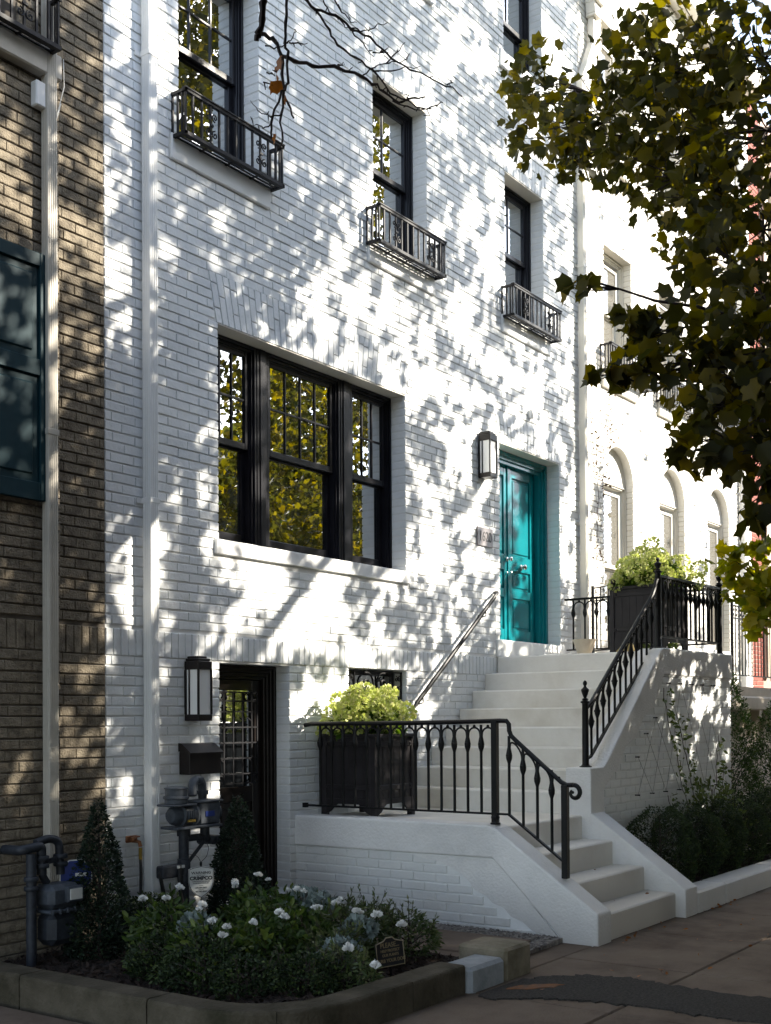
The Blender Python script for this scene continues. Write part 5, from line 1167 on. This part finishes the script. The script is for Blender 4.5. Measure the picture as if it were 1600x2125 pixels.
# ------------------------------------------------------------------ trees
def limb(mb,P,Q,r0,r1,rg,wob=.12,n=7,sag=0.):
    P=np.array(P,float);Q=np.array(Q,float); L=np.linalg.norm(Q-P); pts=[];rr=[]
    o1=rg.normal(size=3)*wob*L*.5
    for i in range(n+1):
        t=i/n; p=P+(Q-P)*t+o1*math.sin(PI*t)+rg.normal(size=3)*.012*L*math.sin(PI*t); p[2]+=sag*L*math.sin(PI*t); pts.append(p); rr.append(r0+(r1-r0)*t)
    mb.tube(pts,rr,7); return pts
BL=[(2.32,-1.64,7.12,.25),(2.15,-1.92,6.61,.33),(2.17,-2.29,6.39,.26),(1.88,-2.21,6.09,.13),(1.95,-2.84,6.77,.33),(1.86,-2.71,6.35,.33),(1.67,-3.3,6.53,.4),(1.65,-3.27,5.97,.42),(1.55,-3.82,6.37,.38),(1.35,-3.88,5.68,.39),(1.53,-3.08,5.6,.25),(1.25,-3.54,5.17,.33),(1.16,-3.93,4.99,.37),(1.68,-2.78,5.87,.19),(.85,-3.84,4.56,.28),(.6,-4.17,4.18,.25),(-.17,-3.76,3.84,.15),(-.3,-3.93,3.57,.17),(.04,-4.06,3.83,.25),(-.01,-4.34,3.65,.24),(-.35,-4.2,3.43,.19),(-.6,-4.18,3.21,.12),(-.66,-4.44,3.11,.19),(-.88,-4.31,2.92,.11),(-.81,-4.57,2.86,.15),(-.78,-4.61,2.63,.11),(-.23,-3.68,3.95,.06),(-.54,-3.59,3.52,.06),(-.45,-3.71,3.54,.06),(-.44,-3.4,4.13,.05),(-.17,-4.44,3.4,.14)]
CAM=np.array((-6.9598,-6.6,1.5)); RC=np.array([[.58067922,-.81410915,-.00615949],[.00650232,.01220311,-.9999044],[.81410648,.58058365,.01237968]])
SUNV=np.array((.80,-1.0,.75))
# the street tree: visible clumps, plus shade-casting leaves added only outside the frame
tree=thing('street_tree','leafy street tree whose dark olive crown hangs over the pavement','tree',(3.2,-4.95,-.14))
rg=np.random.default_rng(301); mb=MB(); B0=np.array((3.2,-4.95,-.2))
tp=limb(mb,B0,(3.3,-4.9,3.3),.21,.17,rg,.02); limb(mb,(3.3,-4.9,3.3),(3.7,-5.1,8.8),.17,.05,rg,.05)
mb.build('trunk',M['bark'],tree)
mb=MB()
hubs=[((3.3,-4.9,3.0),(2.3,-4.4,5.9)),((3.3,-4.9,2.6),(.9,-4.6,3.9)),((3.4,-4.95,4.2),(5.4,-5.6,6.2)),((3.5,-5,5.2),(3.2,-6.2,8.2)),((3.5,-5,5.0),(6.5,-5.0,8.0))]
for a,b in hubs: limb(mb,a,b,.085,.035,rg,.10)
hp=[np.array(b) for a,b in hubs]
tw2=[]
for (x,y,z,r) in BL:
    c=np.array((x,y,z)); h=min(hp[:2],key=lambda q:np.linalg.norm(q-c)); pts=limb(mb,h,c,.020,.004,rg,.10,sag=-.03)
    for i in range(int(5+r*22)):
        d=rg.normal(size=3); d/=np.linalg.norm(d); q=c+d*r*rg.uniform(.6,1.25); mb.tube([pts[-2],(np.array(pts[-2])+q)/2+rg.normal(size=3)*.03,q],[.007,.005,.002],4)
mb.build('branches',M['twig'],tree)
P_=[];N_=[];Rn=[]
for (x,y,z,r) in BL:
    n=int(30+235*(r/.3)**2*.78) if r>.1 else int(4+260*r)
    p,d=blob_pts((x,y,z),r*1.18,n,.05,rng=rg,sz=.95)
    lum=1+.22*np.sin(d[:,0]*7+x*9)+.18*np.sin(d[:,2]*9+z*7); p=(p-np.array((x,y,z)))*lum[:,None]+np.array((x,y,z))
    P_.append(p);N_.append(d*.5+np.array((-.15,-.05,-.55)))
P1=np.vstack(P_);N1=np.vstack(N_)
# thin the clumps so that light shows through
g_=np.sin(P1[:,0]*8.1+P1[:,2]*6.7)*np.sin(P1[:,1]*7.3+P1[:,2]*9.9); k=rg.random(len(P1))<(.70+.55*g_); P1=P1[k];N1=N1[k]
leaves('visible_leaves',P1,.098,M['leaf_plane'],tree,LOBED,normal=N1,spread=.8,var=.55,rng=rg).name='crown'
# outer crown outside the frame, leaves placed to shape the dappled shade
def dens(u,v):
    """share of sun wanted at the wall point (u,0,v); the unseen crown is shaped to it"""
    L=.24
    def G(cx,cz,sx,sz,a): return a*math.exp(-((u-cx)/sx)**2-((v-cz)/sz)**2)
    L+=G(2.3,5.6,1.5,.9,.42)+G(.3,5.25,1.1,.5,.38)+G(3.6,3.6,.8,1.3,.58)+G(-.95,4.9,.35,1.1,.42)+G(-1.45,4.9,.45,.9,.30)+G(1.3,2.55,1.6,.4,.42)+G(1.3,1.6,.6,.5,.55)+G(3.4,1.8,1.0,.45,.48)+G(3.8,8.4,1.2,1.4,.25)+G(6.15,3.2,.5,1.2,.65)+G(5.3,5.3,1.1,.7,.35)+G(4.4,6.0,.8,1.4,.25)+G(6.1,8.8,.7,2.2,.55)+G(-1.0,7.4,.4,.9,.22)+G(-1.4,2.4,.5,.9,.12)+G(4.9,1.2,1.2,.8,.30)
    L-=G(1.2,7.2,1.2,.8,.12)+G(.0,4.1,.5,1.0,.05)
    if u>6.55: L=.95-G(6.95,4.3,.35,.9,.6)-G(11,3.1,.5,.8,.4)-(.3 if v<2.4 else 0)
    else:
        if v<1.25: L*=max(0,1-(1.25-v)/.5) if u<2.2 else max(.25,1-(1.25-v)/1.3)
        if v<2.0 and u<.2: L*=max(0,1-(2.0-v)/1.2)
        if u<-1.2 and v<2.8: L*=.6
    if 2.9<u<4.6 and -1.3<v<.5: L=.5
    if abs(u+1.5)<.5 and abs(v+.45)<.5: L=.95
    return min(max(L,0),.97 if u>6.55 else .60)
def lattice(cell,seed):
    g=np.random.default_rng(seed).random((200,200))
    def val(u,v):
        x=(u+10)/cell; y=(v+10)/cell; i=int(x)%199; j=int(y)%199; fx=x-int(x); fy=y-int(y); fx=fx*fx*(3-2*fx); fy=fy*fy*(3-2*fy)
        return g[i,j]*(1-fx)*(1-fy)+g[i+1,j]*fx*(1-fy)+g[i,j+1]*(1-fx)*fy+g[i+1,j+1]*fx*fy
    return val
n1=lattice(.48,5); n2_=lattice(.20,6); n3=lattice(.10,7)
# threshold table so that a share L of the wall stays lit
samp=np.sort([.30*n1(*q)+.40*n2_(*q)+.30*n3(*q) for q in RNG.uniform(0,30,(4000,2))])
def open_(u,v): 
    L=dens(u,v)
    return (.30*n1(u,v)+.40*n2_(u,v)+.30*n3(u,v))<samp[min(3999,int(L*4000))]
P_=[]; rg=np.random.default_rng(302)
A_leaf=.0105*.5; cell=.07
for iu in range(int(15.2/cell)):
    for iv in range(int(13.2/cell)):
        u=-2.6+iu*cell+rg.random()*cell; v=-2.4+iv*cell+rg.random()*cell
        if u>6.55 and dens(u,v)>.9: D=.03
        else: D=.05 if open_(u,v) else (3.6 if v>.9 else 4.5)
        k=rg.poisson(D*cell*cell*.67/A_leaf)
        if not k: continue
        for q_ in range(7):
            tt=rg.uniform(2.6,6.2) if rg.random()<.85 else rg.uniform(6.2,10.5)
            w_=RC@(np.array((u,0,v))+SUNV*tt-CAM); z_=v+.75*tt
            if z_>2.2 and (w_[2]<.2 or w_[0]/w_[2]*2471+800>1660 or w_[1]/w_[2]*2471+1464<-80): break
        q=np.array((u,0,v))+SUNV*tt+rg.normal(size=(k,3))*.018+SUNV*rg.normal(size=(k,1))*.25
        P_.append(q)
P2=np.vstack(P_)
cc=(P2-CAM)@RC.T; px=cc[:,0]/cc[:,2]*2471+800; py=cc[:,1]/cc[:,2]*2471+1464.4
out=(cc[:,2]<.2)|(px>1640)|(px<-60)|(py<-60)|(py>2200)
ok=out&(P2[:,2]>2.0)&(P2[:,1]>-13)
P2=P2[ok]; D2=rg.normal(size=P2.shape)*.6+np.array((0,0,-.5))
leaves('outer_leaves',P2,.110,M['leaf_plane'],tree,LOBED,normal=D2,spread=.8,var=.4,rng=rg).name='crown'
# high clumps that the upper windows mirror
P_=[]
for (x,y,z,r,n) in ((5.6,-5.3,11.4,1.1,1000),(5.0,-6.2,10.2,1.0,700)):
    p,d_=blob_pts((x,y,z),r,n,.0,rng=rg); P_.append(p)
P3=np.vstack(P_); leaves('high_leaves',P3,.12,M['leaf_plane'],tree,LOBED,normal=np.tile((0,0,-.4),(len(P3),1)),spread=1,var=.4,rng=rg).name='crown'
# clumps of the yellow tree at the right
yt=thing('young_tree','sunlit yellow green leaves of a young tree by the far stoop','tree',(2.6,-4.2,-.14)); rg=np.random.default_rng(310)
YB=[(1.50,-3.82,2.55,.13),(1.38,-3.70,2.60,.08),(1.53,-3.88,2.34,.10),(1.43,-3.76,2.42,.09),(1.75,-3.95,2.45,.2),(1.33,-3.66,2.68,.05),(1.50,-3.84,2.20,.06)]
P_=[];N_=[]
for x,y,z,r in YB: p,d=blob_pts((x,y,z),r*1.6,int(5+90*r*r/.03),.0,rng=rg); P_.append(p);N_.append(d*.5+np.array((-.1,-.1,-.3)))
leaves('crown',np.vstack(P_),.10,M['leaf_yellow'],yt,LOBED,normal=np.vstack(N_),spread=.8,rng=rg)
mb=MB(); limb(mb,(2.6,-4.3,-.2),(2.5,-4.25,2.4),.035,.02,rg,.03)
for x,y,z,r in YB: limb(mb,(2.5,-4.25,2.2),(x,y,z),.014,.004,rg,.08)
mb.build('trunk',M['twig'],yt)
# unseen tree added out of view, its crown darkening the lower left
lt=thing('street_tree','unseen leafy tree added to cut sky light by the tan house','tree',(-4.2,-6.2,-.14)); rg=np.random.default_rng(330)
mb=MB(); limb(mb,(-3.2,-7.6,-.2),(-3.3,-7.5,4.0),.2,.15,rg,.02); mb.build('trunk',M['bark'],lt)
mb=MB(); P_=[]
for i in range(420):
    c=np.array((rg.uniform(-9,2.5),rg.uniform(-9.5,-3.2),rg.uniform(3.2,7.5))); cu=c+SUNV*(c[1]); 
    if cu[0]>-2.6 and dens(cu[0],cu[2])>.16: continue
    q=(c-CAM)@RC.T; X_=q[0]/q[2]*2471+800; Y_=q[1]/q[2]*2471+1464
    if q[2]>.3 and -300<X_<1900 and Y_>-420: continue
    if c[1]<-6.6 and c[2]>4: limb(mb,(-3.3,-7.5,3.9),c,.05,.012,rg,.05,5)
    p,d_=blob_pts(c,.8,300,.0,rng=rg,sz=.6); P_.append(p)
mb.build('branches',M['bark'],lt); p=np.vstack(P_); q=(p-CAM)@RC.T; X_=q[:,0]/q[:,2]*2471+800; Y_=q[:,1]/q[:,2]*2471+1464
p=p[(q[:,2]<.2)|(X_<-260)|(X_>1860)|(Y_<-280)]; leaves('crown',p,.14,M['leaf_plane'],lt,LOBED,normal=np.tile((0,0,-.5),(len(p),1)),spread=1,rng=rg)
# bare branches reaching in from the left hand tree
BR=[[[-3.205,-3.318,4.561],[-3.204,-3.319,4.511],[-3.21,-3.309,4.445],[-3.212,-3.304,4.389],[-3.222,-3.29,4.356]],[[-3.133,-3.238,4.446],[-3.105,-3.277,4.426],[-3.08,-3.311,4.346],[-3.05,-3.352,4.329],[-3.007,-3.412,4.308],[-2.947,-3.495,4.299],[-2.878,-3.592,4.267],[-2.855,-3.624,4.224],[-2.828,-3.661,4.19],[-2.785,-3.72,4.144],[-2.752,-3.767,4.166],[-2.722,-3.808,4.172]],[[-3.189,-3.519,4.474],[-3.16,-3.558,4.425],[-3.113,-3.625,4.403],[-3.074,-3.677,4.345],[-3.03,-3.739,4.301],[-2.978,-3.809,4.222],[-2.934,-3.87,4.18],[-2.845,-3.994,4.111],[-2.807,-4.046,4.062]],[[-3.077,-3.492,4.486],[-3.041,-3.541,4.397],[-3.021,-3.567,4.338],[-2.979,-3.626,4.287],[-2.933,-3.688,4.226],[-2.891,-3.746,4.136],[-2.852,-3.8,4.1],[-2.813,-3.854,4.066],[-2.777,-3.904,4.079],[-2.764,-3.923,4.093]],[[-2.983,-3.454,4.6],[-2.963,-3.481,4.537],[-2.93,-3.526,4.486],[-2.916,-3.544,4.469]],[[-3.229,-3.464,4.48],[-3.232,-3.459,4.365],[-3.233,-3.455,4.284],[-3.228,-3.461,4.229],[-3.225,-3.462,4.126],[-3.238,-3.444,4.088],[-3.262,-3.407,3.957],[-3.262,-3.406,3.897]],[[-3.155,-3.375,4.29],[-3.157,-3.372,4.218],[-3.151,-3.378,4.14],[-3.157,-3.368,4.051],[-3.155,-3.369,3.94],[-3.166,-3.352,3.89]],[[-3.077,-3.315,4.197],[-3.063,-3.333,4.14],[-3.052,-3.349,4.083]],[[-3.076,-3.678,4.344],[-3.053,-3.709,4.33],[-3.022,-3.754,4.346],[-2.989,-3.801,4.368]],[[-3.029,-3.554,4.535],[-3.013,-3.576,4.485],[-2.983,-3.616,4.44],[-2.974,-3.63,4.434]],[[-2.881,-3.594,4.265],[-2.854,-3.631,4.296],[-2.821,-3.678,4.313],[-2.775,-3.743,4.33],[-2.766,-3.757,4.352]],[[-2.993,-3.792,4.198],[-2.971,-3.824,4.242],[-2.948,-3.858,4.285]],[[-2.932,-3.68,4.229],[-2.887,-3.744,4.231],[-2.854,-3.79,4.245],[-2.815,-3.844,4.25]],[[-2.912,-3.556,4.461],[-2.882,-3.596,4.398],[-2.856,-3.633,4.341]],[[-3.026,-3.749,4.245],[-2.988,-3.802,4.244]],[[-2.881,-3.746,4.107],[-2.839,-3.804,4.073],[-2.796,-3.863,4.067],[-2.783,-3.881,4.022]],[[-2.773,-3.746,4.15],[-2.768,-3.754,4.192]],[[-3.283,-3.391,4.274],[-3.254,-3.431,4.266],[-3.226,-3.471,4.287],[-3.21,-3.494,4.322],[-3.214,-3.489,4.341]],[[-3.133,-3.393,4.356],[-3.104,-3.434,4.359],[-3.088,-3.457,4.353]],[[-3.132,-3.247,4.235],[-3.107,-3.281,4.218],[-3.087,-3.309,4.223]],[[-3.241,-3.446,3.993],[-3.267,-3.408,3.982],[-3.297,-3.366,4.004],[-3.317,-3.34,4.048]],[[-3.173,-3.327,4.017],[-3.191,-3.301,3.995],[-3.217,-3.265,4.015],[-3.224,-3.257,4.046]],[[-3.125,-3.26,4.277],[-3.105,-3.287,4.268],[-3.09,-3.309,4.302]],[[-3.097,-3.652,4.162],[-3.107,-3.639,4.19],[-3.094,-3.657,4.192]],[[-2.743,-3.93,4.176],[-2.727,-3.952,4.187]],[[-2.836,-3.668,4.361],[-2.823,-3.687,4.381]]]
oak=thing('bare_tree','nearly leafless tree whose dark twigs hang in front of the upper windows','tree',(-5.3,-2.6,-.14)); rg=np.random.default_rng(320)
mb=MB(); limb(mb,(-5.4,-2.9,-.2),(-5.3,-2.9,4.4),.16,.12,rg,.03); limb(mb,(-5.3,-2.9,4.4),(-4.6,-3.1,8.5),.12,.04,rg,.08); mb.build('trunk',M['bark'],oak)
mb=MB(); limb(mb,(-5.3,-2.9,3.9),(-3.21,-3.32,4.90),.055,.018,rg,.03,sag=.10); mb.tube([(-3.21,-3.32,4.90),BR[0][0]],.017,7); limb(mb,(-5.2,-2.95,4.6),(-3.3,-3.5,4.8),.04,.010,rg,.02,sag=.12)
for e in (BR[2][0],BR[4][0],BR[5][0],BR[9][0]): limb(mb,(-3.3,-3.5,4.8),e,.010,.007,rg,.03)
thick={0:(.014,.011),1:(.009,.0035),2:(.006,.0022),3:(.0048,.0022),5:(.0062,.004),6:(.0068,.003),7:(.0052,.004)}
for k,b in enumerate(BR):
    r0,r1=thick.get(k,(.0032,.0014)); n=len(b); q=[]; rr=[]
    for i in range(n-1):
        a=np.array(b[i]);c=np.array(b[i+1])
        for j in range(3): f=j/3; q.append(a+(c-a)*f+(rg.normal(size=3)*.0035 if (i or j) else 0)); rr.append((r0+(r1-r0)*(i+f)/(n-1))*(1.25 if j==0 and i else 1))
    q.append(np.array(b[-1])); rr.append(r1); mb.tube(q,rr,6)
    if k>7 or k in (1,2,3):
        for i in range(2 if k>7 else 9):
            f=rg.random(); j=int(f*(n-1)); a=np.array(b[j])+(np.array(b[j+1])-np.array(b[j]))*(f*(n-1)-j); d=rg.normal(size=3); d/=np.linalg.norm(d); mb.tube([a,a+d*rg.uniform(.012,.03)],[.003,.0018],4)
shade_auto(mb.build('branches',M['twig'],oak))
lp_=np.array([BR[6][0],BR[6][1],BR[22][1],BR[6][1],BR[6][2],BR[22][2],BR[5][-1]]); leaves('dry_leaves',lp_+rg.normal(size=lp_.shape)*.012,.055,M['leaf_brown'],oak,LOBED,normal=np.tile((-.2,-.1,-1),(len(lp_),1)),spread=.4,rng=rg)
# ------------------------------------------------------------------ across the street (seen in the window panes)
def far_tree(label,x,y,h,r,n,seed,m='leaf_far',z0=2.6):
    rg=np.random.default_rng(seed); t=thing('street_tree',label,'tree',(x,y,-.14),'maples across the street'); mb=MB(); limb(mb,(x,y,-.3),(x,y,h*.55),.17,.10,rg,.03); mb.build('trunk',M['bark'],t)
    mb=MB(); P_=[]
    for i in range(26):
        a=rg.random()*6.28; f=rg.random(); rr=r*math.sqrt(rg.random())*math.sin(PI*(.25+.7*f)); c=np.array((x+rr*math.cos(a),y+rr*math.sin(a),z0+(h-z0)*f)); limb(mb,(x,y,max(2,c[2]*.6)),c,.05,.012,rg,.08,5)
        p,d=blob_pts(c,r*.34,int(n/26),.1,rng=rg,sz=.75); P_.append(p)
    mb.build('branches',M['bark'],t); p=np.vstack(P_); leaves('crown',p,.20,M[m],t,LOBED,normal=np.tile((0,0,-.4),(len(p),1)),spread=1,rng=rg); return t
far_tree('broad yellow green maple across the street opposite the triple window',9.0,-9.8,6.9,2.6,6500,401)
far_tree('yellow green maple across the street opposite the basement door',4.0,-10.2,6.6,2.6,6500,402)
far_tree('maple added across the street between two broad neighbours to shade the pavement',6.6,-8.6,5.6,2.2,6000,406,z0=1.8)  # added between the others to keep sun off the pavement
far_tree('tall maple across the street reflected in the triple window',19.3,-14.2,12.5,3.3,6500,407,z0=5.0)
far_tree('low maple across the street near the left houses',.8,-8.8,5.4,2.2,5500,408,z0=1.8)
far_tree('tall maple across the street opposite the cream house',15.0,-12.0,8.2,2.9,5500,403)
far_tree('maple across the street at the far left',-2.0,-11.5,7.5,3.0,4500,404)
far_tree('distant maple across the street beyond the red house',22.0,-12.5,9.0,3.2,4500,405)
# red brick row across the street
ar=thing('brick_house','red brick row house with a grey roof across the street','house',(12,-19,-.14))
mb=MB(); mb.box(-14,44,-26,-19,-.3,9.6); aw=mb.build('brick_wall',M['mortar_red'],ar); 
mb=MB(); mb.prism([(-19.0+.5,9.6),(-18.6,9.75),(-22.5,11.6),(-26.4,9.75),(-26,9.6)],0,-14.3,44.3); mb.build('roof',M['roof'],ar)
for i in range(14):
    for z in (.9,3.9,6.4):
        x=-12+4*i; w=sub('window',ar,(x,-19,z)); mb=MB(); mb.box(x-.62,x+.62,-19.0,-18.93,z-.08,z+1.68); mb.build('window_frame',M['white_trim'],w); mb=MB(); mb.box(x-.5,x+.5,-18.94,-18.92,z,z+1.6); mb.build('glass',M['glass_dark'],w)
# ------------------------------------------------------------------ light, sky, camera
el=math.atan2(SUNV[2],math.hypot(SUNV[0],SUNV[1])); az_=math.atan2(SUNV[0],SUNV[1])   # azimuth from +y towards +x
wd=bpy.data.worlds.new('World'); scene.world=wd; wd.use_nodes=True; nt=wd.node_tree; bg=nt.nodes['Background']
sky=nt.nodes.new('ShaderNodeTexSky'); sky.sky_type='NISHITA'; sky.sun_disc=False; sky.sun_elevation=el; sky.sun_rotation=az_; sky.air_density=1.0; sky.dust_density=.6; sky.ozone_density=1.2
hs=nt.nodes.new('ShaderNodeHueSaturation'); hs.inputs['Saturation'].default_value=.66; nt.links.new(sky.outputs[0],hs.inputs['Color']); nt.links.new(hs.outputs[0],bg.inputs['Color']); bg.inputs['Strength'].default_value=.15
sl=bpy.data.lights.new('sun','SUN'); sl.energy=4.2; sl.angle=math.radians(.6); sl.color=(1.0,.92,.79)
so=bpy.data.objects.new('sun',sl); COL.objects.link(so); so.rotation_euler=Vector(SUNV).to_track_quat('Z','Y').to_euler(); so.location=(8,-10,14)
cam=bpy.data.cameras.new('camera'); co=bpy.data.objects.new('camera',cam); COL.objects.link(co); scene.camera=co
cam.sensor_fit='HORIZONTAL'; cam.sensor_width=24.0; cam.lens=2471/1600*24.0; cam.shift_y=(1464.4-1062.5)/1600; cam.clip_start=.05; cam.clip_end=1500
Mx=Matrix(((RC[0][0],-RC[1][0],-RC[2][0]),(RC[0][1],-RC[1][1],-RC[2][1]),(RC[0][2],-RC[1][2],-RC[2][2]))).to_4x4(); Mx.translation=Vector(CAM); co.matrix_world=Mx
scene.view_settings.view_transform='Standard'; scene.view_settings.look='None'; scene.view_settings.exposure=0; scene.view_settings.gamma=1
scene.render.engine='CYCLES'; scene.cycles.max_bounces=7; scene.cycles.diffuse_bounces=3; scene.cycles.glossy_bounces=3; scene.cycles.transmission_bounces=3; scene.cycles.use_denoising=True
scene.cycles.sample_clamp_indirect=6; scene.cycles.film_exposure=3.9
for o in scene.objects:
    if o.type=='MESH' and o.name.startswith('Cube'): print('bad',o.name)
